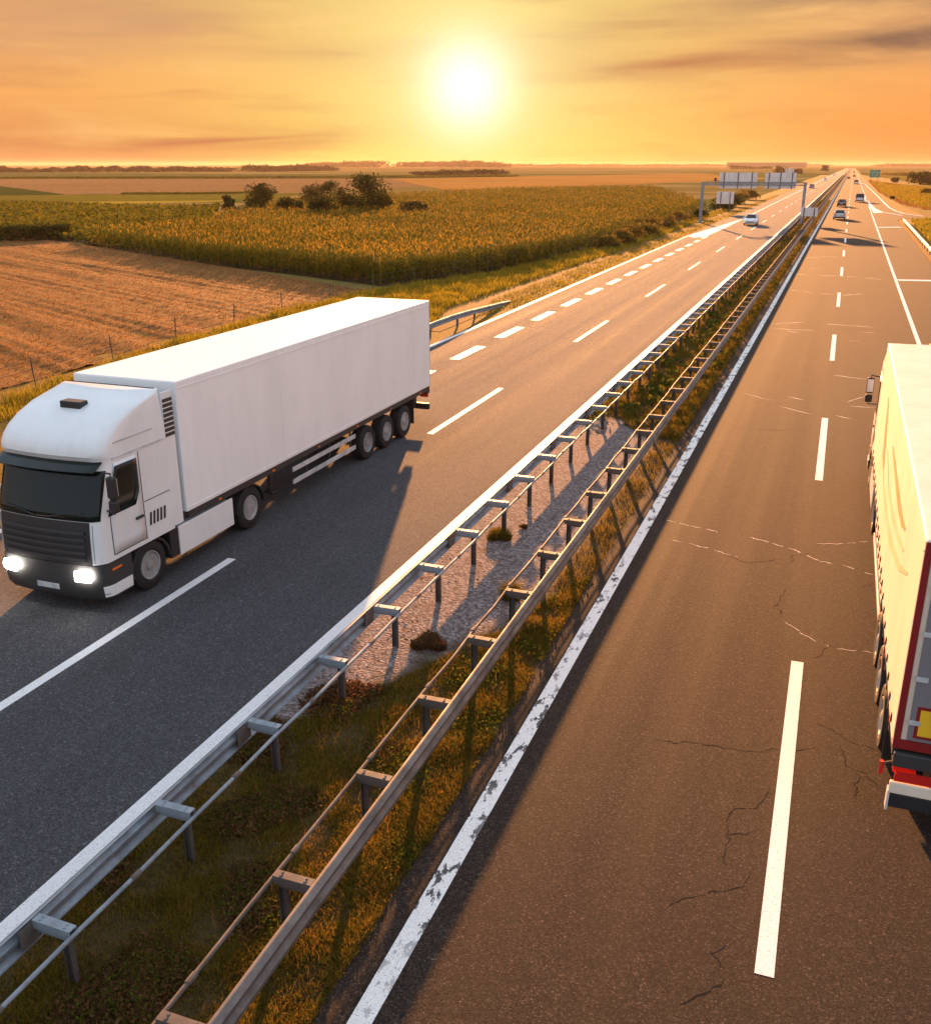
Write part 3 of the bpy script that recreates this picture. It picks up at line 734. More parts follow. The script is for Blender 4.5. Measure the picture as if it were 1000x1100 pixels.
        hb = MB(); hb.loft([[(hx + s * a * .17, .005 + .06 * (1 - d) - (.05 if a > .5 else 0), .80 + b * .11) for a, b in ((-1, -1), (1, -1), (1.25, 0), (1, 1), (-1, 1))] for d in (0, 1)])
        ho = hb.build('headlight', M['lamp_on'] if lamps_on else M['clear_lens'], root, bevel=.05, seg=3)
        MB().box(min(s * 1.15, s * 1.262), max(s * 1.15, s * 1.262), -.62, -.36, .84, .88).build('indicator', M['amber'], root)
        st = MB()
        for z in (.42, .72): st.box(min(s * 1.02, s * 1.24), max(s * 1.02, s * 1.24), -.98, -.62, z, z + .05)
        st.build('step', M['chassis'], root)
        # wheel arch of the front wheel
        am = MB(); pts = []
        for k in range(9):
            a = math.pi * k / 8; pts.append((-1.5 + math.cos(a) * .62, .52 + math.sin(a) * .56))
        outer = [(p[0], p[1]) for p in pts]; inn = [(-1.5 + (p[0] + 1.5) * .92, .52 + (p[1] - .52) * .92) for p in reversed(pts)]
        loop = outer + inn
        am.loft([[(s * .85, y, z) for y, z in loop], [(s * 1.245, y, z) for y, z in loop]]).build('mudguard', M['black'], root)
        tyre_wheel(root, s * 1.06, -1.5, .51, .32, s, dish=-.2)
        tyre_wheel(root, s * 1.06, -5.2, .51, .29, s, twin=True, dish=.25)
        # skirts and tanks
        MB().box(min(s * 1.235, s * 1.195), max(s * 1.235, s * 1.195), -4.45, -2.45, .36, 1.0).build('side_skirt', W, root, bevel=.015)
        MB().box(min(s * 1.185, s * .65), max(s * 1.185, s * .65), -4.40, -2.55, .42, .98).build('fuel_tank', M['alu'], root, bevel=.06, seg=3)
        MB().box(min(s * 1.24, s * .9), max(s * 1.24, s * .9), -2.42, -2.14, .40, 1.0).build('mudflap', M['black'], root, bevel=.01)
        dm = MB(); pts = [(-5.2 + math.cos(math.pi * k / 8) * .60, .52 + math.sin(math.pi * k / 8) * .56) for k in range(9)]
        loop = pts + [(-5.2 + (p[0] + 5.2) * .95, .52 + (p[1] - .52) * .95) for p in reversed(pts)]
        dm.loft([[(s * .60, y, z) for y, z in loop], [(s * 1.22, y, z) for y, z in loop]]).build('mudguard', M['black'], root)
    # bumper
    BT = [(.28, -.08, 1.22), (.40, .0, 1.25), (1.0, .0, 1.25)]
    bm_ = MB(); us = [0, .5, 1, 1.25, 1.5, 1.75, 2, 2.5, 3, 3.5]
    bm_.loft([[cab_pt(z, u, 0, -.92, BT) for u in us] + [cab_pt(z, 4, 0, -.92, BT)] + [cab_pt(z, -u, 0, -.92, BT) for u in reversed(us[1:])] for z in (.28, .34, .40, .7, 1.0)])
    bo = bm_.build('bumper', M['chassis'], root, smooth=True); bo.data.set_sharp_from_angle(angle=R(40))
    for s in (-1, 1):
        q = MB(); g = []
        for lay in (.012, 0):
            for z in (.34, .56):
                for u in (1.5, 1.75, 2, 2.3, 2.6, 2.9): g.append(cab_pt(z, s * u, lay * 2, -.92, BT))
        q.add(g, [(j, j + 1, j + 7, j + 6) for j in range(5)] + [(j + 12, j + 18, j + 19, j + 13) for j in range(5)] + [(j, j + 12, j + 13, j + 1) for j in range(5)] + [(j + 6, j + 7, j + 19, j + 18) for j in range(5)])
        q.build('bumper_corner', W, bo, smooth=False)
    pl = MB().box(-.26, .26, .012, .02, .46, .57).build('number_plate', M['alu'], bo)
    # chassis
    ch = MB()
    for s in (-1, 1): ch.box(min(s * .36, s * .44), max(s * .36, s * .44), -6.3, -.95, .72, .98)
    ch.box(-.40, .40, -5.6, -4.7, .98, 1.10); ch.lathe_x([(-1.0, .07), (1.0, .07)], 10, (0, -5.2, .51)); ch.lathe_x([(-1.0, .06), (1.0, .06)], 10, (0, -1.5, .51))
    ch.box(-.55, .55, -2.2, -.95, .45, 1.0)
    ch.build('chassis', M['chassis'], root)
    # trailer
    bx = MB().box(-1.275, 1.275, tz1, tz0, 1.22, 4.0).build('trailer_box', box_mat, root, bevel=.035, seg=3)
    ed = MB()
    for s in (-1, 1):
        ed.box(min(s * 1.277, s * 1.285), max(s * 1.277, s * 1.285), tz1 + .05, tz0 - .05, 3.84, 3.86)
        ed.box(min(s * 1.277, s * 1.285), max(s * 1.277, s * 1.285), tz1 + .05, tz0 - .05, 1.30, 1.32)
    nj = int((tz0 - tz1) / 1.36)
    for k in range(1, nj + 1):
        if k % 3: continue
        if rear_style: break
        yy = tz0 - k * (tz0 - tz1) / (nj + 1)
        for s in (-1, 1): MB().box(min(s * 1.276, s * 1.279), max(s * 1.276, s * 1.279), yy - .02, yy + .02, 1.33, 3.83).build('panel_joint', box_mat, bx)
    ed.build('roof_rail', box_mat if rear_style == 0 else M['cream'], bx)
    cf = MB()
    for s in (-1, 1):
        cf.box(min(s * .50, s * .62), max(s * .50, s * .62), tz1 + .2, tz0 - 1.0, .85, 1.215)
        cf.box(min(s * 1.19, s * 1.255), max(s * 1.19, s * 1.255), tz1 + .05, tz0 - .05, 1.08, 1.215)
    y = tz0 - .4
    while y > tz1 + .3: cf.box(-1.18, 1.18, y - .04, y + .04, 1.12, 1.21); y -= .9
    ax = [tz1 + 2.05 + 1.31 * k for k in range(3)]
    for a in ax: cf.lathe_x([(-1.0, .07), (1.0, .07)], 10, (0, a, .5))
    cf.build('trailer_chassis', M['chassis'], root)
    for s in (-1, 1):
        for a in ax: tyre_wheel(root, s * 1.08, a, .50, .36, s, dish=-.15)
        lm = MB().tube([(s * .85, tz0 - 3.9, 1.1), (s * .85, tz0 - 3.9, .45)], .06, 8); lm.box(s * .85 - .12, s * .85 + .12, tz0 - 4.02, tz0 - 3.78, .40, .45); lm.build('landing_leg', M['chassis'], root)
        for z in (.50, .82):
            MB().box(min(s * 1.20, s * 1.235), max(s * 1.20, s * 1.235), ax[2] + .75, tz0 - 4.4, z, z + .12).build('side_guard_rail', M['alu'], root, bevel=.008)
        gp_ = MB()
        for k in range(4):
            yy = ax[2] + .95 + k * 1.25
            if yy < tz0 - 4.5: gp_.box(min(s * 1.16, s * 1.199), max(s * 1.16, s * 1.199), yy, yy + .06, .48, 1.09)
        gp_.build('guard_bracket', M['chassis'], root)
        MB().box(min(s * .92, s * 1.24), max(s * .92, s * 1.24), tz1 + 1.30, tz1 + 1.32, .25, 1.05).build('mudflap', M['black'], root)
        for k in range(6):
            yy = tz0 - 1.2 - k * (tz0 - tz1 - 2) / 5
            MB().box(min(s * 1.256, s * 1.268), max(s * 1.256, s * 1.268), yy - .05, yy + .05, 1.12, 1.16).build('marker_light', M['amber'], root)
        MB().box(min(s * .95, s * 1.22), max(s * .95, s * 1.22), tz1 + .02, tz1 + .12, .86, 1.0).build('tail_light', M['red_lens'], root, bevel=.01)
    # rear: doors, frame, bumper
    fr = MB(); yb = tz1
    fr.box(-1.27, -1.19, yb - .022, yb - .002, 1.23, 3.98); fr.box(1.19, 1.27, yb - .022, yb - .002, 1.23, 3.98)
    fr.box(-1.19, 1.19, yb - .022, yb - .002, 3.84, 3.98); fr.box(-1.19, 1.19, yb - .022, yb - .002, 1.23, 1.36)
    fr.build('rear_frame', M['red'] if rear_style else M['alu'], root)
    for s in (-1, 1):
        dr = MB().box(min(s * .012, s * 1.125), max(s * .012, s * 1.185), yb - .03, yb - .002, 1.37, 3.83).build('rear_door', M['grey_door'] if rear_style else W, root, bevel=.01)
        for bxx in (.30, .62): MB().tube([(s * bxx, yb - .05, 1.30), (s * bxx, yb - .05, 3.88)], .016, 6).build('lock_bar', M['alu'], dr)
        hi = MB()
        for z in (1.6, 2.2, 2.8, 3.4): hi.box(min(s * 1.0, s * 1.14), max(s * 1.0, s * 1.14), yb - .045, yb - .031, z, z + .06)
        hi.build('hinge', M['alu'], dr)
    if rear_style:
        for s in (-1, 1):
            MB().box(min(s * .62, s * 1.06), max(s * .62, s * 1.06), yb - .036, yb - .0305, 1.42, 1.86).build('reflector_border', M['red'], root)
            MB().box(min(s * .66, s * 1.02), max(s * .66, s * 1.02), yb - .040, yb - .0362, 1.46, 1.82).build('warning_plate', M['yellow'], root)
            MB().tube([(s * 1.2, yb + .05, 1.0), (s * 1.36, yb - .03, .98)], .02, 6).build('marker_arm', M['black'], root)
            MB().tube([(s * 1.36, yb - .03, .84), (s * 1.36, yb - .03, 1.02)], .03, 8).build('outline_lamp', M['red_lens'], root)
    MB().box(-1.24, 1.24, yb - .06, yb + .18, .98, 1.18).build('rear_sill', M['chassis'], root, bevel=.02)
    rb = MB().box(-1.22, 1.22, yb - .10, yb + .04, .42, .62); rb.box(-.8, -.7, yb + .04, yb + .5, .5, 1.0); rb.box(.7, .8, yb + .04, yb + .5, .5, 1.0)
    rbo = rb.build('rear_bumper', M['black'], root, bevel=.012)
    if rear_style:
        MB().box(-1.24, 1.24, yb - .13, yb - .062, .64, .80).build('light_bar', M['cream'], root, bevel=.015)
        MB().box(-1.2, 1.2, yb - .12, yb - .062, .82, .93).build('rear_lamp_strip', M['red_lens'], root)
        for s in (-1, 1):
            MB().box(min(s * 1.221, s * 1.25), max(s * 1.221, s * 1.25), yb - .12, yb + .02, .38, .66).build('bumper_end', M['alu'], rbo)
        for s in (-1, 1):                      # curtain buckles along the lower edge
            for k in range(24):
                yy = tz1 + .5 + k * (tz0 - tz1 - 1) / 23
                MB().box(min(s * 1.277, s * 1.292), max(s * 1.277, s * 1.292), yy - .03, yy + .03, 1.16, 1.42).build('buckle', M['chassis'], bx)
        # faded print on the curtain: curved strokes
        def stroke(pts, wd, mat, off):
            for s in (-1, 1):
                mb = MB(); n = len(pts); Lp, Rp = [], []
                for i, (yy, zz) in enumerate(pts):
                    a = Vector(pts[max(0, i - 1)]); b = Vector(pts[min(n - 1, i + 1)]); t = (b - a).normalized(); nn = Vector((-t.y, t.x)); w_ = wd * math.sin(math.pi * (i + .35) / (n - .3)) / 2 + .01
                    Lp.append((s * off, yy + nn.x * w_, zz + nn.y * w_)); Rp.append((s * off, yy - nn.x * w_, zz - nn.y * w_))
                mb.add(Lp + Rp, [(i, i + 1, i + 1 + n, i + n) for i in range(n - 1)])
                o = mb.build('printed_stroke', mat, bx, fix=False); m = o.modifiers.new('s', 'SOLIDIFY'); m.thickness = .002; m.offset = 0
        y0 = tz1 - 11.75
        stroke([(22.6 + y0, 3.35), (22.3 + y0, 3.1), (22.0 + y0, 2.85), (21.6 + y0, 2.6), (21.2 + y0, 2.42), (20.8 + y0, 2.3)], .46, M['orange'], 1.281)
        stroke([(19.2 + y0, 3.16), (18.0 + y0, 3.12), (16.9 + y0, 3.08), (15.9 + y0, 3.06), (15.0 + y0, 3.10), (14.4 + y0, 3.2)], .17, M['orange'], 1.281)
        stroke([(22.0 + y0, 2.3), (20.2 + y0, 2.1), (18.3 + y0, 2.1), (16.4 + y0, 2.25), (14.5 + y0, 2.6), (13.2 + y0, 3.0)], .16, M['peach'], 1.2805)
        stroke([(20.5 + y0, 2.75), (18.8 + y0, 2.5), (17.0 + y0, 2.55), (15.4 + y0, 2.75), (14.2 + y0, 2.95)], .12, M['peach'], 1.2806)
    return root
lor = make_lorry('semi_truck', 'white articulated lorry with lit headlamps and plain box trailer on the left carriageway', 'lorries on the motorway', -2.75, -16.05, M['trailer'], True, 0)
lor.location = (-13.50, 13.3, 0); lor.rotation_euler = (0, 0, math.pi)
lor2 = make_lorry('semi_truck', 'cream curtain sided lorry with red framed rear doors, cut by the right frame edge', 'lorries on the motorway', -2.5, -16.7, M['cream'], False, 1)
lor2.location = (2.575, 28.45, 0)

# ------------------------------------------------------------------ cars and vans
def make_car(name, label, cat, paintm, van=False, lights_on=False):
    root = tag(empty(name), label, cat, 'cars and vans driving in the distance')
    H0 = 1.05 if van else .96; top = 1.92 if van else 1.46; hb = .97 if van else .9
    sec = [(2.25, .66, .38, .58), (2.18, .78, .28, .68), (1.9, .86, .22, .78), (1.3, .89, .2, .90), (.9, .90, .2, H0), (-1.0, .90, .2, H0), (-1.9, .89, .22, H0 - (.0 if van else .02)), (-2.15, .84, .28, H0 - (.02 if van else .08)), (-2.25, .76, .36, .82)]
    rings = []
    for y, w, zb, zt in sec:
        w *= hb / .9; m = (zb + zt) / 2
        rings.append([(-w * .93, y, zb), (-w, y, zb + .12), (-w, y, m + .1), (-w * .95, y, zt - .04), (-w * .88, y, zt), (w * .88, y, zt), (w * .95, y, zt - .04), (w, y, m + .1), (w, y, zb + .12), (w * .93, y, zb)])
    b = MB().loft(rings).build('body', paintm, root, smooth=True); b.data.set_sharp_from_angle(angle=R(42))
    if van: q = [(1.25, .84 * hb / .9), (-2.17, .86 * hb / .9)]; tp = [(.45, .74 * hb / .9), (-2.02, .78 * hb / .9)]
    else: q = [(1.0, .80), (-1.85, .80)]; tp = [(.25, .60), (-1.15, .60)]
    fr = lambda z, yo, wo: [(-wo[0], yo[0], z), (wo[0], yo[0], z), (wo[1], yo[1], z), (-wo[1], yo[1], z)]
    lo = fr(H0 - .03, (q[0][0], q[1][0]), (q[0][1], q[1][1])); hi = fr(top - .05, (tp[0][0], tp[1][0]), (tp[0][1], tp[1][1]))
    MB().loft([lo, hi]).build('windows', M['glass'], root)
    ro = fr(top - .055, (tp[0][0] + .05, tp[1][0] - .04), (tp[0][1] + .03, tp[1][1] + .03)); r2 = fr(top, (tp[0][0] - .12, tp[1][0] + .1), (tp[0][1] - .08, tp[1][1] - .08))
    MB().loft([ro, r2]).build('roof', paintm, root, bevel=.03)
    pil = MB()
    for i in range(4): pil.tube([Vector(lo[i]) * 1.0 + Vector((0, 0, 0)), hi[i]], .055, 6)
    for s in (-1, 1):
        pil.tube([(s * q[0][1], -.35, H0 - .03), (s * tp[0][1], -.35, top - .05)], .05, 6)
        if van: pil.add([(s * (q[1][1] + .012), -2.16, H0), (s * (q[1][1] + .012), -.9, H0), (s * (tp[1][1] + .015), -.9, top - .05), (s * (tp[1][1] + .015), -2.0, top - .05)], [(0, 1, 2, 3)])
    pil.build('pillars', paintm, root)
    for s in (-1, 1):
        for y in (1.38, -1.38):
            t = MB().lathe_x([(-.1, .2), (-.1, .29), (-.06, .32), (.06, .32), (.1, .29), (.1, .2)], 18, (s * .80 * hb / .9, y, .32)).build('wheel', M['tyre'], root, smooth=True)
            MB().lathe_x([(s * .06, .20), (s * .105, .19), (s * .085, .05), (s * .085, .01)], 14, (s * .80 * hb / .9, y, .32)).build('rim', M['rim'], t)
        MB().box(min(s * .50, s * .80), max(s * .50, s * .80), 2.05, 2.20, .60, .72).build('headlight', M['clear_lens'], root, bevel=.03)
        MB().box(min(s * .58, s * .86), max(s * .58, s * .86), -2.27, -2.10, .74, .90 + (.2 if van else 0)).build('tail_light', M['red_lens'], root, bevel=.03)
        MB().box(min(s * .86, s * 1.04), max(s * .86, s * 1.04), .72, .84, H0 - .02, H0 + .12).build('mirror', paintm, root, bevel=.03)
    MB().box(-.55, .55, 2.16, 2.262, .42, .55).build('grille', M['black'], root)
    MB().box(-.80, .80, -2.285, -2.10, .30, .46).build('rear_bumper', M['black'], root, bevel=.03)
    MB().box(-.25, .25, -2.29, -2.27, .60, .71).build('number_plate', M['alu'], root)
    return root
def place(o, x, y, away=True): o.location = (x, y, .006); o.rotation_euler = (0, 0, 0 if away else math.pi); return o
def again(o, label, x, y, away=True):
    c = copy_tree(o); c['label'] = label; return place(c, x, y, away)
white_car = place(make_car('car', 'white car driving towards the viewer on the left carriageway, under the gantry', 'car', M['white']), -12.75, 150.5, False)
silver_car = place(make_car('car', 'silver car, nearest car on the right carriageway beyond the lorry', 'car', M['silver']), -1.15, 170.8)
dark_car = place(make_car('car', 'black car just ahead of the silver car in the left lane', 'car', M['dark_car']), -1.35, 223)
van = place(make_car('van', 'silver van in the right lane beside the start of the slip road', 'van', M['silver'], True), 2.2, 252)
white_van = place(make_car('van', 'white van far along the right lane, beyond the silver van', 'van', M['white'], True), 1.9, 480)
again(dark_car, 'dark car in the left lane far ahead, level with the distant white van', -1.9, 655)
again(dark_car, 'small dark car far ahead in the right lane, just beyond the white van', 1.2, 770)
again(dark_car, 'tiny dark car farthest away on the right carriageway', 1.1, 1150)
again(dark_car, 'dark car on the left carriageway, beside the top of the right gantry post', -13.3, 393, False)
again(white_car, 'pale car far off on the left carriageway, behind the dark oncoming car', -13.2, 577, False)
again(white_car, 'tiny pale car farthest away on the left carriageway', -13.6, 860, False)

# ------------------------------------------------------------------ gantry and signs
g = tag(empty('sign_gantry', (-20.4, 154, 0)), 'grey sign gantry over the left carriageway seen from behind', 'gantry')
for x in (0, 14.3):
    p = MB().box(x - .20, x + .20, -.20, .20, -.1, 5.7); p.box(x - .45, x + .45, -.45, .45, -.1, .12); p.build('post', M['steel'], g, bevel=.02)
bm2 = MB(); bm2.box(.20, 14.1, -.15, -.05, 5.25, 5.40); bm2.box(.20, 14.1, -.15, -.05, 5.62, 5.75)
for k in range(19): bm2.tube([(.4 + k * .74, -.1, 5.40), (.4 + (k + .5) * .74, -.1, 5.62), (.4 + (k + 1) * .74, -.1, 5.40)], .03, 5)
bm2.build('beam', M['steel'], g)
for x0, x1 in ((2.3, 7.6), (8.7, 13.0)):
    b = MB().box(x0, x1, .02, .08, 4.85, 7.0).build('sign_panel', M['sign_back'], g, bevel=.01)
    s_ = MB()
    for f_ in (.13, .5, .87):
        xx = x0 + (x1 - x0) * f_; s_.box(xx - .06, xx + .06, -.045, .018, 4.8, 7.05)
    s_.build('bracket', M['chassis'], b)
    h_ = MB()
    for z in (5.3, 5.85, 6.4): h_.box(x0 + .02, x1 - .02, -.012, .018, z - .025, z + .025)
    h_.build('seam', M['sign_back'], b)
lampm = MB(); lampm.box(1.6, 1.9, -.2, .25, 5.8, 6.3); lampm.build('equipment_box', M['chassis'], g, bevel=.02)
def board(name, label, x, y, w, z0, z1, mat, posts, rz=0, ribs=True):
    r = tag(empty(name, (x, y, 0), rz), label, 'road sign')
    b = MB().box(-w / 2, w / 2, .0, .05, z0, z1).build('sign_panel', mat, r, bevel=.01)
    for px in posts: MB().tube([(px, -.07, -.1), (px, -.07, z1 - .05)], .07, 8).build('post', M['post'], r)
    if ribs:
        q = MB()
        for f_ in (.25, .5, .75): q.box(-w / 2 + .03, w / 2 - .03, -.02, -.002, z0 + (z1 - z0) * f_ - .025, z0 + (z1 - z0) * f_ + .025)
        q.build('stiffener', M['sign_back'], r)
    return r, b
board('road_sign', 'pale back of a square sign on two posts on the left verge, below the gantry', -20.6, 186, 3.0, 1.55, 3.6, M['sign_back'], (-.75, .85))
board('road_sign', 'low pale sign panel low in the median at the foot of the gantry post', -5.15, 153.2, 2.3, 1.15, 2.35, M['sign_back'], (-.7, .7))
board('road_sign', 'small grey sign far along the left verge, beside a round bush', -30.6, 560, 4.2, 3.2, 6.2, M['sign_back'], (-1.2, 1.2))
r_, b_ = board('road_sign', 'green direction sign on the right verge beyond the slip road', 9.4, 500, 4.4, 2.6, 5.9, M['green_sign'], (-1.4, 1.4), ribs=False)
q = MB(); q.box(-2.1, 2.1, -.012, -.003, 5.72, 5.80); q.box(-2.1, 2.1, -.012, -.003, 2.70, 2.78); q.box(-.05, .05, -.012, -.003, 2.78, 5.72)
q.box(-1.9, -.5, -.012, -.003, 4.6, 4.9); q.box(-1.7, -.7, -.012, -.003, 3.6, 3.85); q.box(.5, 1.8, -.012, -.003, 4.6, 4.9); q.box(.5, 1.6, -.012, -.003, 3.6, 3.85)
q.build('sign_stripes', M['alu'], b_)

# ------------------------------------------------------------------ fence along the left fields
fe = tag(empty('wire_fence', (-27.6, 22, 0)), 'thin wire fence with slim posts between the verge and the fields', 'fence')
def fx(s): return float(np.interp(s, [15, 28, 38, 50, 62, 75, 104, 130, 200], [-27.2, -27.9, -29.2, -29.6, -28.6, -26.2, -24.0, -22.9, -22.6]))
fp0 = MB().tube([(0, 0, -.3), (0, 0, .7), (.01, 0, 1.30)], [.035, .03, .026], 7).build('post', M['post'], fe)
ss = list(np.arange(18, 160, 5.2)); wires = MB()
for i, s in enumerate(ss):
    p = fp0 if i == 0 else fp0.copy()
    if i: COL.objects.link(p); p.parent = fe
    p.location = (fx(s) + 27.6, s - 22, 0); p.rotation_euler = (random.uniform(-.05, .05), random.uniform(-.05, .05), 0)
for z in (.45, .85, 1.2): wires.tube([(fx(s) + 27.6, s - 22, z - .02 * (i % 2)) for i, s in enumerate(ss)], .008, 4)
wires.build('wire', M['post'], fe)

# ------------------------------------------------------------------ far building
_w0, _w1 = Vector(at(786, 179.6)), Vector(at(866, 179.6)); _wl = (_w1 - _w0).length
wb = tag(empty('warehouse', (*_w0, 0), math.atan2(_w1.y - _w0.y, _w1.x - _w0.x)), 'long low pale warehouse on the horizon left of the motorway', 'building')
fw = MB().box(0, _wl, 0, 60, 0, 12.5); fw.build('wall', M['wall_pale'], wb)
MB().box(-1, _wl + 1, -1, 61, 12.5, 14.5).build('roof', M['roof_pale'], wb)
for k in range(7): MB().box(10 + k * 28, 15 + k * 28, -.3, -.02, 0, 4.5).build('door', M['roof_pale'], wb)

# ------------------------------------------------------------------ vegetation
def foliage_obj(name, V, F, mat, label, cat):
    return tag(np_obj(name, V, F, mat), label, cat, kind='stuff')
# stubble field: furrowed sheet with straw
e = Vector((-47, 24)).normalized(); nrm = Vector((-e.y, e.x))
stub_poly = [(-29.3, 20), (-29.8, 50), (-30.2, 62), (-52, 74), (-79, 89), (-140, 116), (-170, 60), (-110, 14)]
def furrow(x, y):
    d = x * nrm.x + y * nrm.y + .5 * np.sin((x * e.x + y * e.y) * .045)
    return .028 * np.sin(d * 2 * np.pi / 1.05 + .6 * np.sin(d * .31)) * (.7 + .5 * np.sin(d * .9 + x * .11)) + .065 * np.sin(d * 2 * np.pi / 3.9 + 1 + .5 * np.sin(x * .08)) * (.6 + .5 * np.sin(y * .21)) + .03 * np.sin(x * 1.3 + y * .7) * np.sin(y * 1.1)
xs = np.arange(-150, -28.8, .26); ys = np.arange(18, 112, .26)
X, Y = np.meshgrid(xs, ys, indexing='ij')
Z = -.015 + furrow(X, Y) + rng.normal(0, .014, X.shape)
ins = inpoly(np.stack([X.ravel(), Y.ravel()], 1), stub_poly).reshape(X.shape)
idx = np.arange(X.size).reshape(X.shape)
fq = np.stack([idx[:-1, :-1], idx[1:, :-1], idx[1:, 1:], idx[:-1, 1:]], -1)
keep = ins[:-1, :-1] & ins[1:, :-1] & ins[1:, 1:] & ins[:-1, 1:]
fq = fq[keep]; used = np.unique(fq); remap = np.full(X.size, -1); remap[used] = np.arange(len(used))
V = np.stack([X.ravel(), Y.ravel(), Z.ravel()], 1)[used]
stub_mat = soil('stubble', (.185, .080, .022), (.12, .050, .013), (.26, .125, .040), big=.25, fine=6, stretch=(1, 1, 1), bump=.5, bd=.05)
tag(np_obj('stubble_field', V, remap[fq], stub_mat), kind='structure')
P = scatter(stub_poly, 34, 45)
Vb, Fb = blades(P, furrow(P[:, 0], P[:, 1]) - .035, rng.uniform(.04, .14, len(P)), .025 + .0005 * np.hypot(P[:, 0], P[:, 1]), rng.uniform(.2, 1.0, len(P)))
foliage_obj('straw_stubble', Vb, Fb, M['straw'], 'orange straw stubble in curved rows on the harvested field', 'stubble')

# tall maize
def at2(px, py): return at(px, py, 1.9)
corn_poly = [(-24.9, 82), (-26.6, 75), (-30.5, 64.5), (-41, 69.5), (-52.2, 74), (-78, 89), at2(95, 243), at2(150, 239), at2(225, 233), at2(244, 222), at2(300, 212), at2(420, 205), at2(560, 199), at2(700, 197), at2(735, 206), (-25.5, 200), (-24.2, 128), (-23.9, 104)]
def maize(poly, dens, dref, h0):
    P = scatter(poly, dens, dref); d = np.hypot(P[:, 0], P[:, 1]); sc = np.clip((d / dref) ** .45, 1, 2.4)
    n = len(P); hh = h0 * rng.uniform(.86, 1.10, n) + .12 * np.sin(P[:, 0] * .21) * np.sin(P[:, 1] * .17)
    parts = [blades(P, np.zeros(n), hh, .045 * sc, rng.uniform(0, .10, n))]
    for k in range(8):
        z = hh * (.16 + .10 * k) ; base = np.concatenate([P + rng.normal(0, .03, (n, 2)), z[:, None]], 1)
        parts.append(arcs(base, rng.uniform(0, 2 * np.pi, n), rng.uniform(.55, .85, n), .070 * sc, .32, rng.uniform(-.25, .25, n)))
    V, F = cat_meshes(parts)
    m = rng.random(n) < .5; T = P[m]
    tas = [blades(T, hh[m] * .97, rng.uniform(.20, .34, len(T)), .045 * sc[m], rng.uniform(.1, .7, len(T))) for _ in range(3)]
    Vt, Ft = cat_meshes(tas)
    mid = np.concatenate([np.zeros(len(F), int), np.ones(len(Ft), int)])
    return np.concatenate([V, Vt]), np.concatenate([F, Ft + len(V)]), mid
V, F, mid = maize(corn_poly, 7.0, 78, 1.85)
o = np_obj('maize_field', V, F, [M['corn_leaf'], M['corn_tassel']], midx=mid); tag(o, 'tall brownish green maize crop with a dark cut edge facing the stubble', 'maize field', kind='stuff')
poly_obj('maize_ground', corn_poly, -.02, M['soil_dark'])

# low dark crop left of the maize
low_poly = [(-80, 91), at(40, 257), at(0, 258), at(-120, 258), at(-140, 222), at(0, 219), at(140, 219, .8), at(236, 219, .8), at2(225, 233), at2(150, 239), at2(95, 243)]
def low_crop(poly, n_m2, dref, h, size, mat, name, label):
    P = scatter(poly, n_m2, dref); n = len(P); d = np.hypot(P[:, 0], P[:, 1])
    row = np.abs(((P[:, 0] * nrm.x + P[:, 1] * nrm.y) / 3.1) % 1 - .5)
    z = h * rng.uniform(.25, 1.0, n) * (.75 + .5 * row)
    V, F = leaf_quads(np.concatenate([P, z[:, None]], 1), size * np.clip(d / dref, 1, 4) * rng.uniform(.7, 1.4, n))
    foliage_obj(name, V, F, mat, label, 'crop')
low_crop(low_poly, 26, 95, .95, .30, M['crop_leaf'], 'low_crop', 'dark green low crop left of the maize')
poly_obj('low_crop_ground', low_poly, -.03, M['soil_dark'])
# the flat strips behind
fields = [('pale_strip', [(-60, 222), (0, 219.3), (100, 218.8), (235, 216), (250, 214.5), (130, 215.8), (0, 217), (-60, 218)], (0.34, 0.25, 0.03), (0.28, 0.22, 0.03), .012),
          ('yellow_field', [(-80, 217.6), (0, 216.8), (130, 215.6), (250, 214.3), (300, 212), (330, 207), (150, 208), (70, 209), (0, 209.5), (-80, 210)], (0.17, 0.135, 0.022), (0.125, 0.11, 0.018), .011),
          ('green_wedge', [(-80, 209.8), (0, 209.3), (72, 208.6), (30, 203), (0, 199.5), (-80, 198)], (0.065, 0.075, 0.018), (0.05, 0.06, 0.015), .013),
          ('brown_field', [(-120, 209), (74, 208.3), (330, 206.8), (470, 199), (540, 195), (420, 191.6), (0, 192), (-120, 192)], (0.22, 0.13, 0.055), (0.28, 0.165, 0.07), .010),
          ('dark_field', [(-120, 191.6), (0, 191.6), (420, 191.2), (620, 190), (520, 187.5), (250, 186.3), (0, 185.4), (-120, 185.5)], (0.085, 0.095, 0.03), (0.11, 0.115, 0.036), .014),
          ('gold_field', [(480, 204), (700, 197), (800, 192), (760, 186), (560, 189), (420, 191.8)], (0.4, 0.205, 0.055), (0.3, 0.16, 0.042), .015),
          ('amber_field', [(1000, 199.5), (1100, 203), (1100, 187), (960, 183), (935, 184.5), (948, 190)], (0.26, 0.17, 0.036), (0.21, 0.145, 0.03), .013),
          ('right_yellow_field', [(973, 206), (1000, 213), (1100, 240), (1100, 204), (1000, 199.8), (962, 197)], (0.26, 0.19, 0.018), (0.19, 0.15, 0.016), .012)]
for nm, px, c1, c2, z in fields:
    mat = soil(nm, c1, c2, tuple(v * .62 for v in c1), big=.012, fine=.35, stretch=(1, 1, 1), bump=.8, bd=.4, spec=0)
    poly_obj(nm, [at(*p) for p in px], -.09 + z * 4, mat)
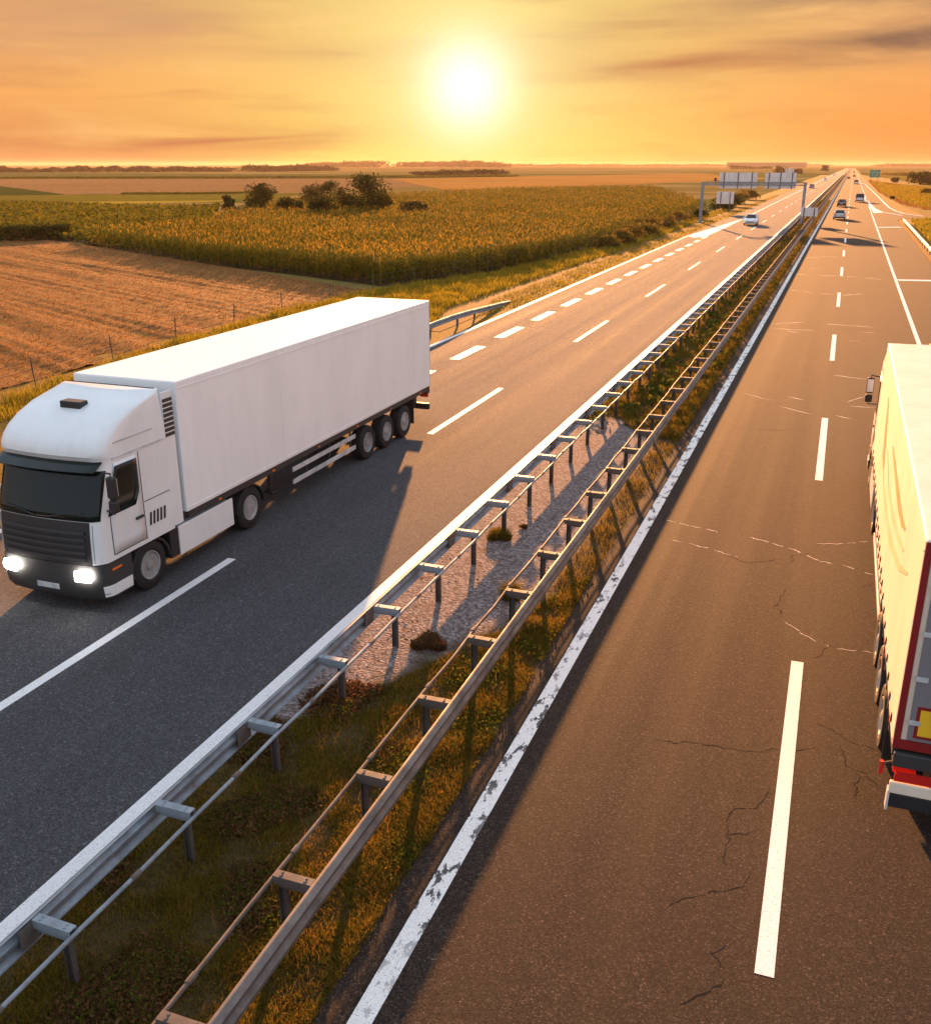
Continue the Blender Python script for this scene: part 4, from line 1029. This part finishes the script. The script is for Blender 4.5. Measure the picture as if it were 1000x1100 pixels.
# a standing crop edge: dark line at the near side of the far green field
V, F = [], []
def strip_crop(px, w, n, h, size, mat, name, label):
    pts = [Vector(at(*p)) for p in px]; seg = list(zip(pts[:-1], pts[1:])); L = [(b - a).length for a, b in seg]; tot = sum(L); C = []
    for (a, b), l in zip(seg, L):
        k = int(n * l / tot); u = rng.random(k); q = rng.random(k) * w
        dirv = (b - a).normalized(); nn = Vector((-dirv.y, dirv.x));
        if nn.y < 0: nn = -nn
        for i in range(k): p = a.lerp(b, u[i]) + nn * q[i]; C.append((p.x, p.y, h * rng.random() ** .7))
    C = np.array(C); V, F = leaf_quads(C, size * rng.uniform(.6, 1.4, len(C))); foliage_obj(name, V, F, mat, label, 'crop')
strip_crop([(-60, 192), (0, 191.8), (240, 191.4), (430, 190.7), (560, 189.6)], 10, 9000, 1.3, .9, M['crop_leaf'], 'crop_edge', 'dark edge of a standing crop across the far left fields')
strip_crop([(-40, 260), (0, 259), (45, 258), (80, 256)], 2.5, 5000, 1.6, .28, M['bush_leaf'], 'crop_edge', 'dark weedy edge of the low crop beside the stubble field')
strip_crop([(130, 208.5), (210, 208.3), (300, 206.8)], 6, 2500, .45, .45, M['crop_leaf'], 'weed_strip', 'thin green weed strip below the far brown field')

# verge grasses
def verge_grass(poly, dens, dref, h, w, mat, name, label, lean=.6):
    P = scatter(poly, dens, dref); n = len(P); d = np.hypot(P[:, 0], P[:, 1]); k = np.clip(d / dref, 1, 5)
    cl = .55 + .45 * np.sin(P[:, 0] * 1.9 + np.sin(P[:, 1] * .8)) * np.sin(P[:, 1] * 1.3 + P[:, 0] * .4)
    V, F = blades(P, -.05, h * (.45 + .75 * cl) * rng.uniform(.6, 1.3, n), w * k, rng.uniform(.1, lean, n))
    return foliage_obj(name, V, F, mat, label, 'grass')
vg = [(-18.9, 26), (-27.5, 24), (-29.6, 38), (-30.3, 52), (-29.8, 61), (-26, 74), (-23.8, 104), (-22.5, 200), (-20.8, 200), (-20.6, 100), (-21.4, 75), (-21.8, 55), (-19.8, 48)]
verge_grass(vg, 150, 45, .42, .026, M['grass_yellow'], 'verge_grass', 'tall yellow green grass on the left verge behind the lorry')
verge_grass([(-18.1, 59), (-18.9, 52), (-20.6, 60), (-20.2, 120), (-19.9, 300), (-18.2, 300)], 60, 60, .20, .03, M['grass_yellow'], 'dry_grass', 'short dry grass between the dirt strip and the left carriageway')
verge_grass([(13.5, 214), (22, 194), (46, 200), (46, 300), (24, 440), (8.2, 620), (8.3, 340), (10.6, 240)], 9, 150, .35, .10, M['straw'], 'dry_grass', 'dry orange grass along the foot of the right bank')
verge_grass([(8.0, 60), (30, 60), (40, 260), (24, 420), (9.3, 560), (8.9, 330), (13.5, 226), (21, 192), (9.2, 172)], 12, 150, .5, .10, M['grass_yellow'], 'verge_grass', 'yellow grass bank on the right verge beyond the slip road')
# median grass
grav = gp + gp2
med_near = [(-7.55, 4), (-4.08, 4), (-4.02, 13), (-4.05, 16.5), (-4.1, 18.5), (-4.5, 17.6), (-5.1, 15.5), (-5.8, 13.9), (-6.4, 12.4), (-7.0, 11.5), (-7.5, 11.2)]
def median_grass(poly, dens, dref, h, w, name, label, avoid=None, clump=True, mat='grass_near'):
    P = scatter(poly, dens, dref, 600000)
    if avoid: P = P[~inpoly(P, avoid)]
    if clump:
        c = np.sin(P[:, 0] * 4.1 + 1.7 * np.sin(P[:, 1] * 1.3)) * np.sin(P[:, 1] * 3.3 + P[:, 0] * 1.2) + .6 * np.sin(P[:, 0] * 9.3 + 2) * np.sin(P[:, 1] * 8.1) + .35 * (P[:, 0] + 5.3)
        P = P[rng.random(len(P)) < np.clip(.50 + .40 * c, .16, 1)]
        c2 = np.sin(P[:, 0] * 4.1 + 1.7 * np.sin(P[:, 1] * 1.3)) * np.sin(P[:, 1] * 3.3 + P[:, 0] * 1.2)
    else: c2 = np.zeros(len(P))
    n = len(P); d = np.hypot(P[:, 0], P[:, 1]); k = np.clip(d / dref, 1, 5)
    hh = h * (1 + .45 * c2) * rng.uniform(.35, 1.35, n) * np.where(P[:, 0] > -5, 1.15, .85)
    V, F = blades(P, -.03, hh, w * k * rng.uniform(.7, 1.4, n), rng.uniform(.15, 1.0, n))
    return foliage_obj(name, V, F, M[mat], label, 'grass')
median_grass(med_near, 12000, 11, .082, .009, 'median_grass', 'patchy dry and green grass in the near part of the median')
median_grass([(-7.6, 30), (-4.06, 30), (-4.06, 260), (-7.6, 260)], 900, 34, .22, .018, 'median_grass', 'dry grass and weeds in the median beyond the stony patch', grav)
median_grass([(-4.75, 15), (-4.08, 15), (-4.08, 34), (-4.75, 34)], 700, 20, .12, .010, 'edge_grass', 'thin tufts of grass between the barrier and the asphalt edge', None)
def median_weeds(poly, n, name, label, mat, h, size):
    P = scatter(poly, n, 11); c = np.sin(P[:, 0] * 2.7 + 1.1 * np.sin(P[:, 1] * 1.7)) * np.sin(P[:, 1] * 2.1 + 1)
    P = P[rng.random(len(P)) < np.clip(c * 1.3 - .1, 0, 1)]; k = np.clip(np.hypot(P[:, 0], P[:, 1]) / 11, 1, 4)
    V, F = leaf_quads(np.concatenate([P, (h * rng.random(len(P)) ** 1.5)[:, None]], 1), size * rng.uniform(.5, 1.5, len(P)) * k)
    return foliage_obj(name, V, F, M[mat], label, 'weeds')
median_weeds(med_near, 2400, 'ground_weeds', 'green leafy weeds low among the near median grass', 'weed_leaf', .09, .035)
median_weeds([(-7.6, 4), (-5.2, 4), (-5.2, 12.8), (-7.6, 12.8)], 7500, 'dry_litter', 'rust brown dry weeds in the shaded near median', 'dead', .06, .04)
median_weeds([(-7.5, 31), (-4.1, 31), (-4.1, 120), (-7.5, 120)], 1300, 'ground_weeds', 'green leafy weeds in the median beyond the stony patch', 'weed_leaf', .28, .05)
Pq = scatter(med_near, 26, 11); Vq, Fq = blades(Pq, -.02, rng.uniform(.12, .30, len(Pq)), .006, rng.uniform(.1, .8, len(Pq)))
foliage_obj('dry_stalks', Vq, Fq, M['straw'], 'long thin dry stalks standing out of the near median grass', 'grass')
Pq = scatter([(-7.4, 12.5), (-4.8, 12.5), (-4.8, 31), (-7.4, 31)], 26, 14); C_ = np.concatenate([Pq, np.full((len(Pq), 1), .012)], 1)
Vq, Fq = leaf_quads(C_, rng.uniform(.03, .09, len(Pq))); Vq[:, 2] = .014 + (Vq[:, 2] - .012) * .3
foliage_obj('loose_debris', Vq, Fq, M['dead'], 'brown bits of dry litter and clods on the stony patch', 'litter')
# weed clumps on the stony patch
def weed(px, py, r, h, n, mat, label, flatn=.6):
    x, y = at(px, py); a = rng.uniform(0, 2 * np.pi, n); q = r * np.sqrt(rng.random(n)) * (.75 + .3 * np.sin(3 * a + px))
    P = np.stack([x + q * np.cos(a), y + q * np.sin(a)], 1)
    V, F = blades(P, -.02, h * rng.uniform(.3, 1.2, n) * (1.15 - q / r * .6), .012, rng.uniform(.3, 1.3, n))
    V2, F2 = leaf_quads(np.concatenate([P, (rng.random(n) * h * .6)[:, None]], 1), rng.uniform(.02, .05, n))
    o = np_obj('weed_clump', V, F, M[mat]); o.data.update(); tag(o, label, 'weeds', 'weed clumps in the median')
    lf = np_obj('leaves', V2, F2, M[mat], o); return o
weed(461, 692, .34, .20, 2200, 'dead', 'brown dead weed clump on the stony patch, nearest the viewer')
weed(536, 577, .30, .26, 1800, 'grass_near', 'rust green weed clump farther along the stony patch by the left barrier')
weed(571, 676, .26, .30, 1600, 'grass_near', 'green weeds beneath the right barrier, at the near end of the stony patch')
weed(549, 642, .20, .42, 1000, 'hedge_leaf', 'upright green weed behind the right barrier beam on the stony patch')
weed(563, 566, .12, .08, 260, 'dead', 'small dead tuft among pebbles on the stony patch')

def bush(name, label, cat, x, y, w, h, z0=0, mat='bush_leaf', n=1800, size=.22, group=None, trunk=.0, seed=0, dense=1.0):
    rs = np.random.default_rng(seed + 5); root = tag(empty(name, (x, y, 0)), label, cat, group)
    cl = []; k = 11 + int(w)
    for i in range(k):
        a = rs.uniform(0, 2 * np.pi); rr = w * .5 * math.sqrt(rs.random()) * .75
        zc = h * (trunk + (1 - trunk) * rs.uniform(.18, .82)); shrink = 1 - .55 * max(0, (zc / h - .5) * 2)
        s = rs.uniform(.22, .36) * min(w, h * 1.4)
        cl.append((rr * math.cos(a) * shrink, rr * math.sin(a) * .8 * shrink, zc, s * 1.1, s * .8))
    C = []
    for cx, cy, cz, sx, sz in cl:
        m = int(n / k); u = rs.normal(size=(m, 3)); u /= np.linalg.norm(u, axis=1)[:, None]; u *= (rs.random(m) ** .38)[:, None]
        q = u * np.array([sx, sx, sz]) + np.array([cx, cy, cz]); C.append(q[(q[:, 2] > .05) & (q[:, 2] < h * 1.05)])
    C = np.concatenate(C); global rng
    V, F = leaf_quads(C, size * rs.uniform(.6, 1.4, len(C))); np_obj('crown', V, F, M[mat], root)
    tb = MB(); tb.tube([(0, 0, -.2), (.03 * h, .02 * h, h * .35), (-.02 * h, 0, h * .62)], [.035 * h ** .5 * 1.6, .03 * h ** .5, .012], 7)
    for i in range(5):
        c = cl[i]; tb.tube([(0, 0, h * .12), (c[0] * .5, c[1] * .5, c[2] * .6), (c[0], c[1], c[2])], [.035, .025, .008], 5)
    tb.build('stems', M['bark'], root); return root
GB = 'bushes standing in the maize field'
for i, (px, py, wp, hp, nm, lb, dn) in enumerate([
    (242, 218, 15, 9, 'bush', 'small round dark bush, leftmost in the maize field', 1),
    (275, 220, 36, 23, 'bush', 'broad dark bush with a ragged top, second from the left in the maize', 1),
    (305, 222, 24, 12, 'bush', 'low dull bush at the right foot of the broad ragged bush', .8),
    (333, 214, 30, 16, 'bush', 'loose brownish bush behind the gap in the bush row', .6),
    (318, 224, 10, 8, 'bush', 'tiny dark bush in front of the pale gap in the bush row', .8),
    (344, 226, 28, 16, 'bush', 'dark wide bush in the middle of the row, in front of the loose one', 1),
    (367, 222, 30, 21, 'bush', 'spreading bush leaning against the tallest tree', .8),
    (393, 223, 36, 36, 'field_tree', 'tallest round tree at the right end of the bush row', 1),
    (409, 222, 16, 14, 'bush', 'small bush at the right foot of the tallest tree', .7),
    (352, 214, 22, 20, 'bush', 'thin upright bush behind the dark wide bush', .5)]):
    x, y = at(px, py, 1.7); zc = .942 * (y * .937 + abs(x) * .35) + 2.7; k = zc / 1050
    bush(nm, lb, 'tree' if nm == 'field_tree' else 'bush', x, y + 1, wp * k * (1.15 if i > 4 else .92), hp * k + 1.9, 0, 'bush_leaf', int(3600 * dn * max(.4, wp / 30)), .30, GB, .0, i)
for i, (px, py, wp, hp, lb) in enumerate([(448, 224, 50, 9, 'long low dark leaf mass in place of shade at the maize edge, right of the tallest tree'), (497, 196, 0, 0, '')][:1]):
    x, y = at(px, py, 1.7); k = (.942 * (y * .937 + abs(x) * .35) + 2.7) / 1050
    bush('edge_shade_leaves', lb, 'bush', x, y, wp * k, hp * k + 1.4, 0, 'wood_leaf', 2600, .30, GB, 0, 40)  # dark leaf mass added where the maize edge only throws shade
# bushes along the left verge near the gantry
GV = 'yellow bushes along the left verge'
for i, (x, y, w, h, lb) in enumerate([
    (-22.6, 102, 3.0, 1.3, 'lowest yellowish bush of the left verge row, nearest the lorry'), (-22.2, 108, 3.2, 1.6, 'dark based bush, second of the verge row from the lorry'),
    (-22.8, 115, 3.8, 1.9, 'broad golden bush in the middle of the left verge row'), (-22.3, 122, 3.4, 1.7, 'golden bush just before the left gantry post'),
    (-23.6, 129, 4.4, 2.1, 'large golden bush behind the left gantry post'), (-22.6, 139, 3.4, 1.7, 'low bush just beyond the left gantry post'),
    (-23.0, 151, 4.2, 1.8, 'bush between the gantry post and the square sign'), (-21.8, 163, 3.6, 1.6, 'dense dark bush in front of the square sign'),
    (-22.5, 200, 6.5, 2.0, 'wide dark bush right behind the square sign'), (-22.8, 216, 6.5, 2.2, 'long dark bush beyond the square sign'),
    (-23.4, 236, 7.0, 2.2, 'bushy clump below the left gantry panel'), (-23.5, 262, 7.5, 2.4, 'farthest bushy clump below the right gantry panel')]):
    bush('verge_bush', lb, 'bush', x, y, w, h, 0, 'bush_leaf' if i in (7, 8, 9) else 'hedge_leaf', 1500, .20 if y < 170 else .32, GV, 0, 60 + i)
far = [(838, 186.5, 16, 9, 'round dark tree rising behind the right gantry panel', 'bush_leaf'), (851, 190, 10, 9, 'dark bush right of the right gantry panel', 'bush_leaf'),
       (886, 183.5, 8, 6, 'round bush far along the left verge by the small grey sign', 'bush_leaf'), (858, 186, 8, 5, 'small tree beside the right end of the gantry beam', 'bush_leaf'),
       (962, 195.5, 12, 5, 'small grey green bush left of the dark hedge', 'bush_leaf'), (958, 213.5, 5, 3, 'tiny dark bush on the right bank', 'bush_leaf'), (995, 208, 16, 6, 'green bush on the right bank below the dark hedge', 'hedge_leaf')]
for i, (px, py, wp, hp, lb, mt) in enumerate(far):
    x, y = at(px, py); k = (.942 * (y * .937 - x * .35) + 2.7) / 1050
    bush('distant_bush', lb, 'bush', x, y, wp * k, hp * k, 0, mt, 900, max(.25, 1.1 * k), 'distant bushes beside the motorway', 0, 90 + i)
def treeline(name, label, px, depth, n, h, size, mat='wood_leaf', gap=.0):
    pts = [Vector(at(*p)) for p in px]; seg = list(zip(pts[:-1], pts[1:])); L = [(b - a).length for a, b in seg]; tot = sum(L); C = []
    s0 = 0
    for (a, b), l in zip(seg, L):
        k = int(n * l / tot); u = rng.random(k); dd = rng.random(k) * depth; dv = (b - a).normalized(); nn = Vector((-dv.y, dv.x))
        if nn.y < 0: nn = -nn
        S = s0 + u * l; w = h * 1.3
        ph = rng.random(8) * 6.28; q = S / w
        prof = .62 + sum(a_ * np.sin(q * f_ + ph[i_] + 1.5 * np.sin(q * f_ * .31 + ph[i_ + 1])) for i_, (a_, f_) in enumerate(((.16, .23), (.13, .61), (.10, 1.37), (.09, 2.9), (.07, 5.7)))) + .10 * np.sin(9 * dd / depth)
        keep = prof > gap
        for i in range(k):
            if not keep[i]: continue
            p = a.lerp(b, u[i]) + nn * dd[i]; C.append((p.x, p.y, h * prof[i] * rng.random() ** .6))
        s0 += l
    C = np.array(C); V, F = leaf_quads(C, size * rng.uniform(.5, 1.5, len(C))); foliage_obj(name, V, F, M[mat], label, 'wood')
treeline('far_wood', 'dark line of trees across the far left horizon', [(-90, 185), (0, 185.0), (150, 184.6), (255, 184.2), (345, 183)], 30, 18000, 8.0, 1.9)
treeline('far_wood', 'dense hazy wood on the horizon beneath the sun', [(352, 179.6), (420, 179.3), (480, 179.4), (525, 179.5)], 120, 12000, 19, 5)
treeline('far_wood', 'faint thin line of trees along the middle horizon', [(525, 178.6), (640, 178.4), (800, 178.2), (900, 178.1)], 150, 9000, 12, 6, gap=.45)
treeline('far_wood', 'faint line of trees on the horizon right of the motorway', [(935, 178.6), (1010, 178.8), (1100, 178.8)], 120, 7000, 13, 5)
treeline('far_wood', 'dark row of shrubs in the far field under the sun', [(458, 188.2), (500, 187.6), (548, 187.2)], 18, 4500, 4.2, 1.3, gap=.30)
treeline('far_wood', 'dark shrub row at the foot of the distant warehouse', [(786, 181), (808, 181), (830, 181)], 25, 2500, 8, 2.5)
treeline('hedge', 'long dark hedge at the right frame edge beyond the yellow field', [(972, 197.5), (1000, 198.5), (1090, 200)], 10, 7000, 5.2, .8, 'bush_leaf')
treeline('hedge', 'thin dark green field margin right of the green sign', [(945, 187.5), (970, 188.5), (1000, 189)], 14, 2500, 2.6, 1.1, 'hedge_leaf')

# ------------------------------------------------------------------ air
def haze():
    m = bpy.data.materials.new('haze_air'); m.use_nodes = True; nt = m.node_tree; nt.nodes.clear()
    v = nt.nodes.new('ShaderNodeVolumePrincipled'); v.inputs['Density'].default_value = .00008; v.inputs['Color'].default_value = (.90, .66, .44, 1)
    v.inputs['Anisotropy'].default_value = .15; v.inputs['Density Attribute'].default_value = ''
    out = nt.nodes.new('ShaderNodeOutputMaterial'); nt.links.new(v.outputs[0], out.inputs['Volume'])
    o = MB().box(-BIG - 50, BIG + 50, -650, BIG + 50, -1.3, 28).build('haze', m); tag(o, kind='stuff', label='thin warm evening haze over the whole plain', cat='haze')
haze()
